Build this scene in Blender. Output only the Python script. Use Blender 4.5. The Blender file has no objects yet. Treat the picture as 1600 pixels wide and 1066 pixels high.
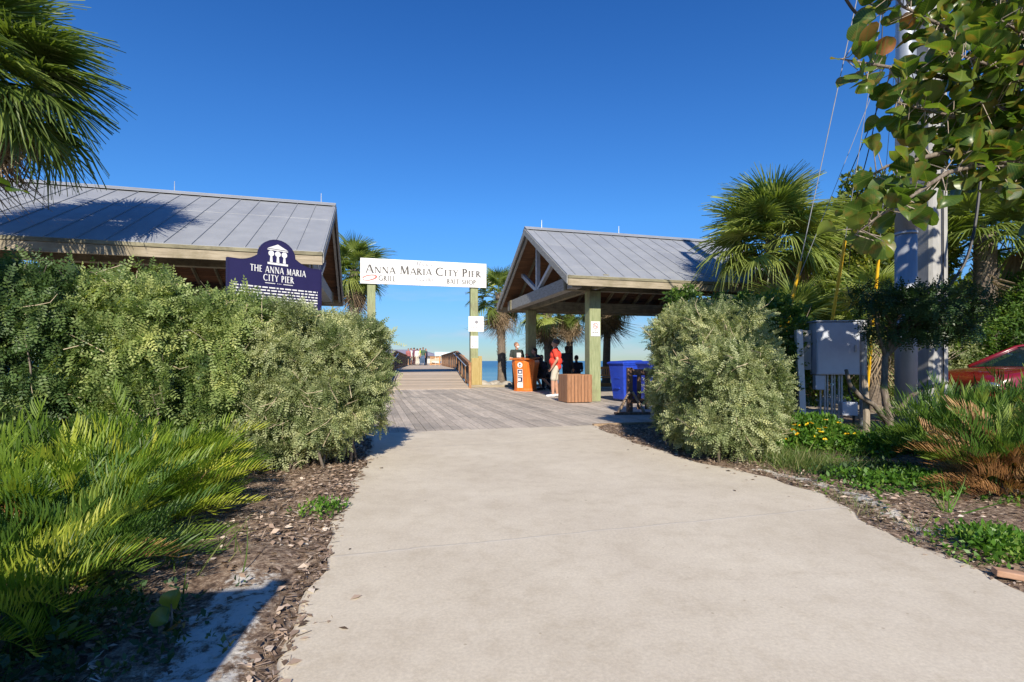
import bpy, math, random
import numpy as np
from mathutils import Vector, Matrix, Quaternion
R=random.Random(7); RN=np.random.default_rng(11)
scene=bpy.context.scene; COL=scene.collection
F=800.0; H=1.1; HY=564.0; TH=math.radians(15.5)
U=Vector((math.cos(TH),math.sin(TH),0)); V=Vector((-math.sin(TH),math.cos(TH),0))
SD=Vector((-.10,1,-.625)).normalized()      # direction sunlight travels
def at(px,py,Y): return Vector(((px-800)/F*Y, Y, H+(HY-py)/F*Y))
def gp(px,py): return at(px,py,H*F/(py-HY))
# ---------------------------------------------------------------- objects
def link(o,parent=None):
    COL.objects.link(o)
    if parent is not None: o.parent=parent
    return o
def tag(o,label,cat,group=None,kind=None):
    if label: o['label']=label
    if cat: o['category']=cat
    if group: o['group']=group
    if kind: o['kind']=kind
    return o
def thing(name,label,cat,loc=(0,0,0),rz=0,group=None):
    o=bpy.data.objects.new(name,None); o.empty_display_size=.2; link(o)
    o.location=loc; o.rotation_euler=(0,0,rz)
    return tag(o,label,cat,group)
def copy_tree(o,parent=None):
    c=o.copy(); COL.objects.link(c)
    if parent is not None: c.parent=parent
    for ch in list(o.children): copy_tree(ch,c)
    return c
class MB:
    def __init__(s): s.v=[]; s.f=[]; s.t=[]; s.tint=0.5
    def add(s,vs,fs,tint=None):
        n=len(s.v); s.v+= [tuple(v) for v in vs]; s.f+=[tuple(i+n for i in f) for f in fs]
        s.t+=[s.tint if tint is None else tint]*len(vs)
    def box(s,x0,y0,z0,x1,y1,z1,tint=None,M=None):
        vs=[Vector(p) for p in ((x0,y0,z0),(x1,y0,z0),(x1,y1,z0),(x0,y1,z0),(x0,y0,z1),(x1,y0,z1),(x1,y1,z1),(x0,y1,z1))]
        if M is not None: vs=[M@v for v in vs]
        s.add(vs,[(3,2,1,0),(4,5,6,7),(0,1,5,4),(1,2,6,5),(2,3,7,6),(3,0,4,7)],tint); return s
    def beam(s,a,b,w,h,up=(0,0,1),tint=None):
        a=Vector(a); b=Vector(b); d=(b-a).normalized(); up=Vector(up)
        sd=d.cross(up)
        if sd.length<1e-3: sd=d.cross(Vector((0,1,0)))
        sd.normalize(); u2=sd.cross(d).normalized()
        vs=[]
        for p in (a,b):
            for i,j in ((-1,-1),(1,-1),(1,1),(-1,1)): vs.append(p+sd*i*w/2+u2*j*h/2)
        s.add(vs,[(0,1,2,3),(7,6,5,4),(0,4,5,1),(1,5,6,2),(2,6,7,3),(3,7,4,0)],tint); return s
    def tube(s,pts,rad,n=10,caps=True,tint=None):
        pts=[Vector(p) for p in pts]
        if not hasattr(rad,'__len__'): rad=[rad]*len(pts)
        vs=[];fs=[]; ref=None
        for i,p in enumerate(pts):
            d=(pts[min(i+1,len(pts)-1)]-pts[max(i-1,0)]).normalized()
            if ref is None:
                ref=d.orthogonal().normalized()
            ref=(ref-d*ref.dot(d)); ref.normalize(); b=d.cross(ref)
            for k in range(n):
                a=2*math.pi*k/n; vs.append(p+(ref*math.cos(a)+b*math.sin(a))*rad[i])
        for i in range(len(pts)-1):
            for k in range(n):
                k2=(k+1)%n; fs.append((i*n+k,i*n+k2,(i+1)*n+k2,(i+1)*n+k))
        if caps: fs.append(tuple(range(n-1,-1,-1))); m=(len(pts)-1)*n; fs.append(tuple(range(m,m+n)))
        s.add(vs,fs,tint); return s
    def ell(s,c,r,n=12,m=8,M=None,tint=None):
        c=Vector(c); r=Vector((r,r,r)) if not hasattr(r,'__len__') else Vector(r)
        vs=[];fs=[]
        for i in range(m+1):
            ph=math.pi*i/m
            for k in range(n):
                a=2*math.pi*k/n
                q=Vector((r.x*math.sin(ph)*math.cos(a),r.y*math.sin(ph)*math.sin(a),r.z*math.cos(ph)))
                if M is not None: q=M@q
                vs.append(c+q)
        for i in range(m):
            for k in range(n):
                k2=(k+1)%n; fs.append((i*n+k,(i+1)*n+k,(i+1)*n+k2,i*n+k2))
        s.add(vs,fs,tint); return s
    def cap(s,a,b,ra,rb,n=10):
        a=Vector(a); b=Vector(b); k=max(2,int((b-a).length/(min(ra,rb)*.6)))
        s.tube([a.lerp(b,i/k) for i in range(k+1)],[ra+(rb-ra)*i/k for i in range(k+1)],n)
        s.ell(a,ra,n,6); s.ell(b,rb,n,6); return s
    def prism(s,poly,z0,z1,M=None,tint=None):
        n=len(poly); vs=[Vector((p[0],p[1],z0)) for p in poly]+[Vector((p[0],p[1],z1)) for p in poly]
        if M is not None: vs=[M@v for v in vs]
        s.add(vs,[tuple(range(n-1,-1,-1)),tuple(range(n,2*n))]+[(i,(i+1)%n,n+(i+1)%n,n+i) for i in range(n)],tint); return s
    def build(s,name,mat,parent=None,smooth=False,bevel=0,auto=None):
        me=bpy.data.meshes.new(name); me.from_pydata(s.v,[],s.f); me.validate(); me.update()
        if len(me.vertices)==len(s.t):
            a=me.attributes.new('tint','FLOAT','POINT'); a.data.foreach_set('value',s.t)
        if mat: me.materials.append(mat)
        if smooth: me.polygons.foreach_set('use_smooth',[True]*len(me.polygons))
        o=bpy.data.objects.new(name,me); link(o,parent)
        if bevel:
            m=o.modifiers.new('bevel','BEVEL'); m.width=bevel; m.segments=2; m.limit_method='ANGLE'
        return o
# numpy scatter of template leaves
def scatter(name,tmpls,pos,rot,scl,tint,mat,parent=None,smooth=False):
    N=len(pos); sel=RN.integers(0,len(tmpls),N); Vs=[];Qs=[];Ts=[];UVs=[];off=0
    for ti,(tv,tq,tuv) in enumerate(tmpls):
        idx=np.nonzero(sel==ti)[0]
        if len(idx)==0: continue
        s=scl[idx]; s=s[:,None,None] if s.ndim==1 else s[:,None,:]
        P=np.einsum('nij,nkj->nki',rot[idx],tv[None]*s)+pos[idx][:,None,:]
        k=len(tv); Vs.append(P.reshape(-1,3))
        q=tq[None]+(np.arange(len(idx))*k)[:,None,None]+off; Qs.append(q.reshape(-1,4)); off+=len(idx)*k
        Ts.append(np.repeat(tint[idx],k)); UVs.append(np.tile(tuv,(len(idx),1)))
    v=np.concatenate(Vs); q=np.concatenate(Qs); t=np.concatenate(Ts); uv=np.concatenate(UVs)
    me=bpy.data.meshes.new(name); me.vertices.add(len(v)); me.vertices.foreach_set('co',v.ravel().astype(np.float32))
    me.loops.add(q.size); me.loops.foreach_set('vertex_index',q.ravel().astype(np.int32))
    me.polygons.add(len(q)); me.polygons.foreach_set('loop_start',(np.arange(len(q))*4).astype(np.int32))
    me.update(calc_edges=True)
    a=me.attributes.new('tint','FLOAT','POINT'); a.data.foreach_set('value',t.astype(np.float32))
    a=me.attributes.new('luv','FLOAT_VECTOR','POINT'); a.data.foreach_set('vector',np.c_[uv,np.zeros(len(uv))].ravel().astype(np.float32))
    me.materials.append(mat)
    if smooth: me.polygons.foreach_set('use_smooth',np.ones(len(q),bool))
    o=bpy.data.objects.new(name,me); link(o,parent); return o
def nrm(a): return a/np.maximum(1e-9,np.linalg.norm(a,axis=-1,keepdims=True))
def basis(d,up):
    x=nrm(d); y=nrm(np.cross(up,x)); z=np.cross(x,y); return np.stack([x,y,z],axis=2)
def rdir(n): return nrm(RN.normal(size=(n,3)))
def tnoise(p,f,seed=0):
    r=np.random.default_rng(seed); o=0
    for k in range(5):
        d=nrm(r.normal(size=3))*f*r.uniform(.7,1.6); e=nrm(r.normal(size=3))*f*r.uniform(.7,1.6)
        o=o+np.sin(p@d*6.283+r.uniform(0,6.28))*np.cos(p@e*6.283+r.uniform(0,6.28))
    return o/2.2
# ---------------------------------------------------------------- materials
def newmat(name):
    m=bpy.data.materials.new(name); m.use_nodes=True; n=m.node_tree.nodes; b=n['Principled BSDF']; return m,m.node_tree,n,m.node_tree.links,b
def ramp(n,stops):
    r=n.new('ShaderNodeValToRGB'); e=r.color_ramp.elements
    while len(e)>1: e.remove(e[0])
    e[0].position=stops[0][0]; e[0].color=(*stops[0][1],1)
    for p,c in stops[1:]:
        x=e.new(p); x.color=(*c,1)
    return r
def mat(name,c1,c2=None,scale=8,stretch=(1,1,1),rough=.7,bump=.0,detail=6,tintamt=0,metal=0,spec=.5,c3=None,s3=1.5,coat=0,bscale=None,contrast=.3):
    m,t,n,l,b=newmat(name); c2=c2 or tuple(min(1,x*1.25) for x in c1)
    tc=n.new('ShaderNodeTexCoord'); mp=n.new('ShaderNodeMapping'); mp.inputs['Scale'].default_value=stretch
    l.new(tc.outputs['Object'],mp.inputs['Vector'])
    no=n.new('ShaderNodeTexNoise'); no.inputs['Scale'].default_value=scale; no.inputs['Detail'].default_value=detail; no.inputs['Roughness'].default_value=.65
    l.new(mp.outputs[0],no.inputs['Vector'])
    rp=ramp(n,[(.5-contrast/2,c1),(.5+contrast/2,c2)]); l.new(no.outputs['Fac'],rp.inputs[0]); col=rp.outputs[0]
    if c3:
        n3=n.new('ShaderNodeTexNoise'); n3.inputs['Scale'].default_value=s3; n3.inputs['Detail'].default_value=8; n3.inputs['Roughness'].default_value=.7
        l.new(tc.outputs['Object'],n3.inputs['Vector'])
        r3=ramp(n,[(.48,(0,0,0)),(.68,(1,1,1))]); l.new(n3.outputs['Fac'],r3.inputs[0])
        mx=n.new('ShaderNodeMixRGB'); mx.inputs[2].default_value=(*c3,1); l.new(r3.outputs[0],mx.inputs[0]); l.new(col,mx.inputs[1]); col=mx.outputs[0]
    if tintamt:
        a=n.new('ShaderNodeAttribute'); a.attribute_name='tint'
        mr=n.new('ShaderNodeMapRange'); mr.inputs[3].default_value=1-tintamt; mr.inputs[4].default_value=1+tintamt; l.new(a.outputs['Fac'],mr.inputs[0])
        mx=n.new('ShaderNodeVectorMath'); mx.operation='SCALE'; l.new(col,mx.inputs[0]); l.new(mr.outputs[0],mx.inputs['Scale']); col=mx.outputs[0]
    l.new(col,b.inputs['Base Color']); b.inputs['Roughness'].default_value=rough; b.inputs['Metallic'].default_value=metal
    b.inputs['Specular IOR Level'].default_value=spec; b.inputs['Coat Weight'].default_value=coat
    if bump:
        bn=no
        if bscale:
            bn=n.new('ShaderNodeTexNoise'); bn.inputs['Scale'].default_value=bscale; bn.inputs['Detail'].default_value=5; l.new(mp.outputs[0],bn.inputs['Vector'])
        bp=n.new('ShaderNodeBump'); bp.inputs['Strength'].default_value=bump; bp.inputs['Distance'].default_value=.01
        l.new(bn.outputs['Fac'],bp.inputs['Height']); l.new(bp.outputs[0],b.inputs['Normal'])
    return m
def leafmat(name,stops,trans=.35,rough=.45,spec=.4,vein=None,tcol=1.3,patch=None):
    m,t,n,l,b=newmat(name)
    a=n.new('ShaderNodeAttribute'); a.attribute_name='tint'
    rp=ramp(n,stops); l.new(a.outputs['Fac'],rp.inputs[0]); col=rp.outputs[0]
    if patch:
        no=n.new('ShaderNodeTexNoise'); no.inputs['Scale'].default_value=patch[1]; tc=n.new('ShaderNodeTexCoord'); l.new(tc.outputs['Object'],no.inputs['Vector'])
        r2=ramp(n,[(.54,(0,0,0)),(.66,(1,1,1))]); l.new(no.outputs['Fac'],r2.inputs[0])
        mx=n.new('ShaderNodeMixRGB'); mx.inputs[2].default_value=(*patch[0],1); l.new(r2.outputs[0],mx.inputs[0]); l.new(col,mx.inputs[1]); col=mx.outputs[0]
    if vein:
        u=n.new('ShaderNodeAttribute'); u.attribute_name='luv'; sx=n.new('ShaderNodeSeparateXYZ'); l.new(u.outputs['Vector'],sx.inputs[0])
        ab=n.new('ShaderNodeMath'); ab.operation='ABSOLUTE'; l.new(sx.outputs['Y'],ab.inputs[0])
        # midrib plus side veins: v + stripes of (x - |y|)
        sb=n.new('ShaderNodeMath'); sb.operation='SUBTRACT'; l.new(sx.outputs['X'],sb.inputs[0]); l.new(ab.outputs[0],sb.inputs[1])
        ml=n.new('ShaderNodeMath'); ml.operation='MULTIPLY'; ml.inputs[1].default_value=4.; l.new(sb.outputs[0],ml.inputs[0])
        fr=n.new('ShaderNodeMath'); fr.operation='FRACT'; l.new(ml.outputs[0],fr.inputs[0])
        l1=n.new('ShaderNodeMath'); l1.operation='LESS_THAN'; l1.inputs[1].default_value=.10; l.new(fr.outputs[0],l1.inputs[0])
        l2=n.new('ShaderNodeMath'); l2.operation='LESS_THAN'; l2.inputs[1].default_value=.05; l.new(ab.outputs[0],l2.inputs[0])
        mxx=n.new('ShaderNodeMath'); mxx.operation='MAXIMUM'; l.new(l1.outputs[0],mxx.inputs[0]); l.new(l2.outputs[0],mxx.inputs[1])
        m2=n.new('ShaderNodeMath'); m2.operation='MULTIPLY'; m2.inputs[1].default_value=.6; l.new(mxx.outputs[0],m2.inputs[0])
        mx=n.new('ShaderNodeMixRGB'); mx.inputs[2].default_value=(*vein,1); l.new(m2.outputs[0],mx.inputs[0]); l.new(col,mx.inputs[1]); col=mx.outputs[0]
    l.new(col,b.inputs['Base Color']); b.inputs['Roughness'].default_value=rough; b.inputs['Specular IOR Level'].default_value=spec
    tr=n.new('ShaderNodeBsdfTranslucent'); sc=n.new('ShaderNodeVectorMath'); sc.operation='MULTIPLY'; sc.inputs[1].default_value=(tcol*1.15,tcol*1.2,tcol*.5)
    l.new(col,sc.inputs[0]); l.new(sc.outputs[0],tr.inputs['Color'])
    ms=n.new('ShaderNodeMixShader'); ms.inputs[0].default_value=trans; l.new(b.outputs[0],ms.inputs[1]); l.new(tr.outputs[0],ms.inputs[2])
    l.new(ms.outputs[0],n['Material Output'].inputs[0]); return m
MT={}
def M_(k,*a,**kw): MT[k]=mat(k,*a,**kw)
M_('post_wood',(.20,.235,.11),(.34,.37,.20),scale=5,stretch=(6,6,.5),rough=.8,bump=.3,c3=(.20,.17,.10),s3=1.1)
M_('post_wood_tan',(.33,.24,.08),(.47,.37,.16),scale=5,stretch=(6,6,.5),rough=.8,bump=.3)
M_('beam_wood',(.155,.14,.085),(.29,.265,.17),scale=4,stretch=(.6,5,5),rough=.8,bump=.3,c3=(.09,.08,.05),s3=1.5)
M_('fascia_wood',(.26,.215,.145),(.41,.35,.25),scale=4,stretch=(.5,6,6),rough=.8,bump=.2,c3=(.20,.17,.10),s3=1.2)
M_('grey_wood',(.22,.22,.20),(.36,.36,.34),scale=5,stretch=(5,1,5),rough=.85,bump=.3)
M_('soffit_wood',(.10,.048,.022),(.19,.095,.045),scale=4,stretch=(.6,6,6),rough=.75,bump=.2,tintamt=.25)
M_('truss_metal',(.36,.37,.38),(.48,.49,.50),scale=6,rough=.5)
M_('deck_wood',(.38,.325,.265),(.56,.485,.40),scale=4,stretch=(9,.7,4),rough=.85,bump=.35,tintamt=.2,c3=(.29,.26,.22),s3=.9)
M_('pier_wood',(.40,.31,.22),(.54,.45,.35),scale=4,stretch=(.8,8,4),rough=.85,bump=.3,tintamt=.22)
M_('rail_wood',(.24,.115,.05),(.40,.21,.10),scale=5,stretch=(2,2,1),rough=.8,bump=.2)
M_('pale_picket',(.62,.56,.48),(.75,.70,.62),scale=5,rough=.7)
M_('dark_metal',(.03,.032,.035),(.05,.052,.055),scale=5,rough=.4)
M_('bin_slat',(.26,.12,.055),(.38,.19,.095),scale=6,stretch=(6,6,.7),rough=.6,bump=.1,tintamt=.12)
M_('bench_wood',(.42,.20,.07),(.56,.30,.12),scale=6,stretch=(1,3,3),rough=.65,bump=.1)
M_('barrier_wood',(.12,.062,.035),(.24,.14,.085),scale=6,stretch=(3,3,1),rough=.85,bump=.3,tintamt=.2)
M_('lectern_wood',(.56,.12,.012),(.72,.20,.025),scale=3,stretch=(5,5,.6),rough=.38,bump=.05,coat=.2)
M_('blue_plastic',(.015,.05,.42),(.022,.07,.52),scale=6,rough=.42)
M_('black_rubber',(.015,.015,.015),(.03,.03,.03),rough=.8)
M_('navy_panel',(.018,.014,.070),(.022,.017,.082),scale=5,rough=.45)
M_('navy_trim',(.016,.012,.06),(.02,.016,.07),scale=5,rough=.45)
M_('white_paint',(.70,.70,.68),(.78,.78,.76),scale=3,rough=.5,c3=(.62,.61,.57),s3=1.6)
M_('white_letter',(.78,.78,.76),(.82,.82,.80),rough=.5)
M_('letter_grey',(.06,.055,.05),(.08,.075,.07),rough=.6)
M_('letter_faint',(.20,.20,.23),(.25,.25,.27),rough=.6)
M_('letter_red',(.62,.06,.04),(.72,.09,.06),rough=.5)
M_('pole_concrete',(.29,.29,.285),(.39,.39,.38),scale=14,stretch=(1,1,.25),rough=.85,bump=.2,c3=(.38,.38,.35),s3=1.2)
M_('pole_steel',(.30,.33,.37),(.40,.43,.47),scale=5,stretch=(1,1,.2),rough=.45,metal=.35)
M_('cabinet_paint',(.46,.50,.57),(.52,.56,.63),scale=3,rough=.42,c3=(.42,.46,.53),s3=2.5)
M_('galv',(.38,.40,.42),(.52,.54,.56),scale=20,rough=.45,metal=.5)
M_('guard_yellow',(.75,.42,.01),(.85,.50,.02),scale=4,rough=.45)
M_('wire',(.22,.23,.25),(.30,.31,.33),rough=.5)
M_('cable_black',(.012,.012,.014),(.02,.02,.022),rough=.5)
M_('bark',(.10,.075,.055),(.24,.20,.16),scale=10,stretch=(3,3,.8),rough=.9,bump=.6,tintamt=.1)
M_('bark_pale',(.24,.19,.14),(.40,.34,.27),scale=10,stretch=(3,3,.8),rough=.9,bump=.5)
M_('twig_pale',(.34,.27,.17),(.52,.44,.30),scale=10,rough=.85)
M_('palm_trunk',(.10,.075,.055),(.23,.185,.14),scale=9,stretch=(2,2,3),rough=.9,bump=.6)
M_('palm_boot',(.17,.135,.10),(.38,.33,.26),scale=9,stretch=(2,2,1),rough=.9,bump=.4,tintamt=.3)
M_('rock',(.30,.27,.22),(.48,.44,.37),scale=6,rough=.9,bump=.6)
M_('car_paint',(.17,.005,.008),(.19,.006,.010),scale=2,rough=.25,coat=.8)
M_('chrome',(.6,.6,.62),(.65,.65,.67),rough=.2,metal=.9)
M_('blue_sign',(.01,.14,.50),(.015,.16,.55),rough=.4)
M_('roof_far',(.22,.20,.26),(.28,.26,.31),rough=.7)
M_('wall_far',(.55,.52,.46),(.62,.60,.54),rough=.8)
M_('paver',(.36,.20,.12),(.46,.28,.18),scale=12,rough=.9,bump=.3)
M_('paper',(.74,.74,.72),(.78,.78,.77),rough=.6)
M_('pale_blue',(.45,.62,.68),(.50,.68,.74),rough=.6)
M_('fence_wood',(.25,.17,.10),(.36,.26,.17),scale=5,stretch=(6,6,.6),rough=.85,bump=.3,tintamt=.2)
def glassmat():
    m,t,n,l,b=newmat('car_glass'); b.inputs['Base Color'].default_value=(.012,.03,.04,1); b.inputs['Roughness'].default_value=.06; b.inputs['Coat Weight'].default_value=.6; return m
MT['car_glass']=glassmat()
def roofmat():
    m=mat('metal_roof',(.26,.275,.295),(.30,.315,.335),scale=2.2,rough=.5,metal=.0,spec=.4,c3=(.235,.25,.275),s3=.9); return m
MT['metal_roof']=roofmat()
L=leafmat
MT['hedge_leaf']=L('hedge_leaf',[(0,(.07,.11,.03)),(.3,(.20,.25,.10)),(.6,(.38,.415,.215)),(1,(.60,.60,.29))],trans=.3,rough=.5)
MT['hedge_leaf_shaded']=L('hedge_leaf_shaded',[(0,(.04,.08,.022)),(.5,(.085,.15,.045)),(1,(.18,.24,.07))],trans=.25,rough=.5)  # hedge leaf colour darkened for the shade on the far left hedge
MT['hedge_leaf_mid']=L('hedge_leaf_mid',[(0,(.05,.10,.025)),(.3,(.15,.22,.06)),(.65,(.30,.37,.13)),(1,(.50,.53,.18))],trans=.32,rough=.48)
MT['shrub_leaf']=L('shrub_leaf',[(0,(.04,.09,.015)),(.5,(.09,.17,.03)),(1,(.22,.30,.05))],trans=.35,rough=.45)
MT['cycad_leaf']=L('cycad_leaf',[(0,(.03,.07,.01)),(.35,(.09,.17,.02)),(.7,(.24,.34,.035)),(1,(.44,.46,.06))],trans=.4,rough=.45,spec=.3)
MT['cycad_dead']=L('cycad_dead',[(0,(.16,.075,.03)),(.6,(.34,.17,.06)),(1,(.45,.30,.14))],trans=.2,rough=.6)
MT['cycad_green2']=L('cycad_green2',[(0,(.03,.08,.015)),(.6,(.10,.19,.03)),(1,(.24,.30,.05))],trans=.3,rough=.45)
MT['palm_leaf']=L('palm_leaf',[(0,(.07,.12,.02)),(.45,(.19,.25,.055)),(.8,(.36,.41,.11)),(1,(.52,.46,.20))],trans=.35,rough=.38,spec=.5)
MT['palm_dead']=L('palm_dead',[(0,(.15,.10,.06)),(.6,(.30,.22,.14)),(1,(.46,.37,.26))],trans=.15,rough=.7)
MT['grape_leaf']=L('grape_leaf',[(0,(.035,.08,.012)),(.5,(.085,.15,.022)),(.82,(.18,.23,.04)),(.95,(.28,.24,.05)),(1,(.38,.14,.05))],trans=.42,rough=.35,spec=.5,vein=(.20,.26,.06),patch=((.20,.15,.03),11))
MT['tree_leaf']=L('tree_leaf',[(0,(.04,.07,.012)),(.5,(.11,.16,.02)),(1,(.28,.28,.04))],trans=.35,rough=.4)
MT['dark_leaf']=L('dark_leaf',[(0,(.02,.05,.018)),(.6,(.045,.095,.03)),(1,(.09,.15,.05))],trans=.25,rough=.45)
MT['weed_leaf']=L('weed_leaf',[(0,(.05,.13,.015)),(.6,(.11,.24,.03)),(1,(.24,.34,.06))],trans=.35,rough=.45)
MT['grass_leaf']=L('grass_leaf',[(0,(.06,.12,.02)),(.6,(.14,.20,.05)),(1,(.36,.33,.16))],trans=.3,rough=.5)
MT['litter']=L('litter',[(0,(.05,.03,.02)),(.3,(.20,.135,.09)),(.6,(.48,.35,.26)),(1,(.78,.68,.56))],trans=.1,rough=.8)
MT['flower']=L('flower',[(0,(.75,.42,.01)),(1,(.85,.60,.02))],trans=.2)
# ---------------------------------------------------------------- camera, light, sky
cam=bpy.data.cameras.new('camera'); co=bpy.data.objects.new('camera',cam); link(co); scene.camera=co
co.location=(0,0,H); co.rotation_euler=(math.pi/2,0,0); cam.lens=18; cam.sensor_width=36; cam.shift_y=31/1600; cam.clip_end=20000; cam.clip_start=.05
sl=bpy.data.lights.new('sun','SUN'); sl.energy=5.0; sl.angle=math.radians(.5); sl.color=(1,.91,.77)
so=bpy.data.objects.new('sun',sl); link(so); so.rotation_euler=SD.to_track_quat('-Z','Y').to_euler()
w=bpy.data.worlds.new('World'); scene.world=w; w.use_nodes=True; n=w.node_tree.nodes; l=w.node_tree.links; bg=n['Background']
sk=n.new('ShaderNodeTexSky'); sk.sky_type='NISHITA'; sk.sun_disc=False; sk.sun_elevation=math.asin(-SD.z); sk.sun_rotation=math.atan2(-SD.x,-SD.y)
sk.air_density=1.0; sk.dust_density=.0; sk.ozone_density=4.5; sk.altitude=0
tc=n.new('ShaderNodeTexCoord'); mp=n.new('ShaderNodeMapping'); mp.inputs['Scale'].default_value=(2.2,2.2,11); l.new(tc.outputs['Generated'],mp.inputs['Vector'])
cn=n.new('ShaderNodeTexNoise'); cn.inputs['Scale'].default_value=3.2; cn.inputs['Detail'].default_value=8; l.new(mp.outputs[0],cn.inputs['Vector'])
cr=ramp(n,[(.50,(0,0,0)),(.72,(1,1,1))]); l.new(cn.outputs['Fac'],cr.inputs[0])
sx=n.new('ShaderNodeSeparateXYZ'); l.new(tc.outputs['Generated'],sx.inputs[0])
hr=n.new('ShaderNodeMapRange'); hr.inputs[1].default_value=.19; hr.inputs[2].default_value=.03; l.new(sx.outputs['Z'],hr.inputs[0])
m1=n.new('ShaderNodeMath'); m1.operation='MULTIPLY'; l.new(cr.outputs[0],m1.inputs[0]); l.new(hr.outputs[0],m1.inputs[1])
m2=n.new('ShaderNodeMath'); m2.operation='MULTIPLY'; m2.inputs[1].default_value=.42; l.new(m1.outputs[0],m2.inputs[0])
hs=n.new('ShaderNodeHueSaturation'); hs.inputs['Saturation'].default_value=1.12; l.new(sk.outputs[0],hs.inputs['Color'])
zr=ramp(n,[(0.0,(.27,.345,.43)),(.05,(.29,.39,.51)),(.14,(.36,.53,.70)),(.26,(.38,.63,.84)),(.42,(.34,.60,.85)),(.6,(.26,.53,.82))])
mu_=n.new('ShaderNodeMixRGB'); mu_.blend_type='MULTIPLY'; mu_.inputs[0].default_value=1; l.new(hs.outputs[0],mu_.inputs[1]); l.new(zr.outputs[0],mu_.inputs[2]); l.new(sx.outputs['Z'],zr.inputs[0])
mx=n.new('ShaderNodeMixRGB'); mx.inputs[2].default_value=(3.6,3.7,4.3,1); l.new(m2.outputs[0],mx.inputs[0]); l.new(mu_.outputs[0],mx.inputs[1]); l.new(mx.outputs[0],bg.inputs[0])
bg.inputs[1].default_value=.14
scene.view_settings.view_transform='Standard'; scene.view_settings.look='None'; scene.view_settings.exposure=.42; scene.view_settings.gamma=1
scene.cycles.max_bounces=6; scene.cycles.transparent_max_bounces=4; scene.cycles.diffuse_bounces=3; scene.cycles.glossy_bounces=2
# ---------------------------------------------------------------- ground
PL=[(-.30,-7),(-.70,0),(-.81,1.75),(-1.16,3.3),(-1.42,4.6),(-1.80,6.5),(-2.20,7.85)]      # left edge of path
PR=[(2.6,-7),(2.5,0),(2.47,2.5),(2.42,3.2),(2.58,4.3),(2.45,4.85),(2.05,5.55),(1.72,6.7),(1.42,8.4),(1.42,8.86)]
def wob(p,i): 
    return (p[0]+.03*math.sin(i*1.7)+.02*math.sin(i*4.1),p[1])
def dens(P,step=.12):
    out=[]
    for a,b in zip(P,P[1:]):
        k=max(1,int(math.dist(a,b)/step)); out+=[(a[0]+(b[0]-a[0])*i/k,a[1]+(b[1]-a[1])*i/k) for i in range(k)]
    return out+[P[-1]]
PLd=[wob(p,i*.33) for i,p in enumerate(dens(PL))]; PRd=[wob(p,i*.4+2) for i,p in enumerate(dens(PR))]
def edge_x(P,y):
    ys=[p[1] for p in P]; return np.interp(y,ys,[p[0] for p in P])
DO=Vector((-.32,8.29,0))   # deck frame origin
def tv(x,y): return (x-DO.x)*V.x+(y-DO.y)*V.y
def gheight(x,y,bumps=True):
    t=tv(x,y); z=np.where(t>13.2,-.06-np.clip((t-13.2)*.22,0,6),-.05)
    xl=edge_x(PL,np.clip(y,-7,8)); xr=edge_x(PR,np.clip(y,-7,8.4))
    ins=(x>xl+.04)&(x<xr-.04)&(y<8.8)&(y>-7)
    b=.018*np.sin(x*3.1+1)*np.sin(y*2.7)+.012*np.sin(x*9+y*5)+.012*np.sin(x*5-y*8)+.02
    b=b*np.clip(np.minimum(np.abs(x-xl),np.abs(x-xr))*4,0,1)+.03
    ond=(t>-.05)&(t<13.2)
    z=np.where(ond,-.14,np.where(ins,-.12,z+np.where(t<13,b,0)))
    return z
def axis(segs):
    o=[]
    for a,b,s in segs: o+=list(np.arange(a,b,s))
    return np.array(o+[segs[-1][1]])
xs=axis([(-900,-100,100),(-100,-20,10),(-20,-8,.6),(-8,8,.07),(8,20,.6),(20,100,10),(100,900,100)])
ys=axis([(-300,-20,40),(-20,0,1),(0,10,.07),(10,20,.5),(20,50,2),(50,120,10)])
X,Y=np.meshgrid(xs,ys); Z=gheight(X,Y)
nx,ny=len(xs),len(ys); v=np.c_[X.ravel(),Y.ravel(),Z.ravel()]
i=np.arange((ny-1)*nx).reshape(ny-1,nx)[:,:-1].ravel(); q=np.c_[i,i+1,i+nx+1,i+nx]
def npmesh(name,v,q,mat,smooth=True):
    me=bpy.data.meshes.new(name); me.vertices.add(len(v)); me.vertices.foreach_set('co',v.ravel().astype(np.float32))
    me.loops.add(q.size); me.loops.foreach_set('vertex_index',q.ravel().astype(np.int32))
    me.polygons.add(len(q)); me.polygons.foreach_set('loop_start',(np.arange(len(q))*4).astype(np.int32)); me.update(calc_edges=True)
    if smooth: me.polygons.foreach_set('use_smooth',np.ones(len(q),bool))
    if mat: me.materials.append(mat)
    return link(bpy.data.objects.new(name,me))
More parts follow.
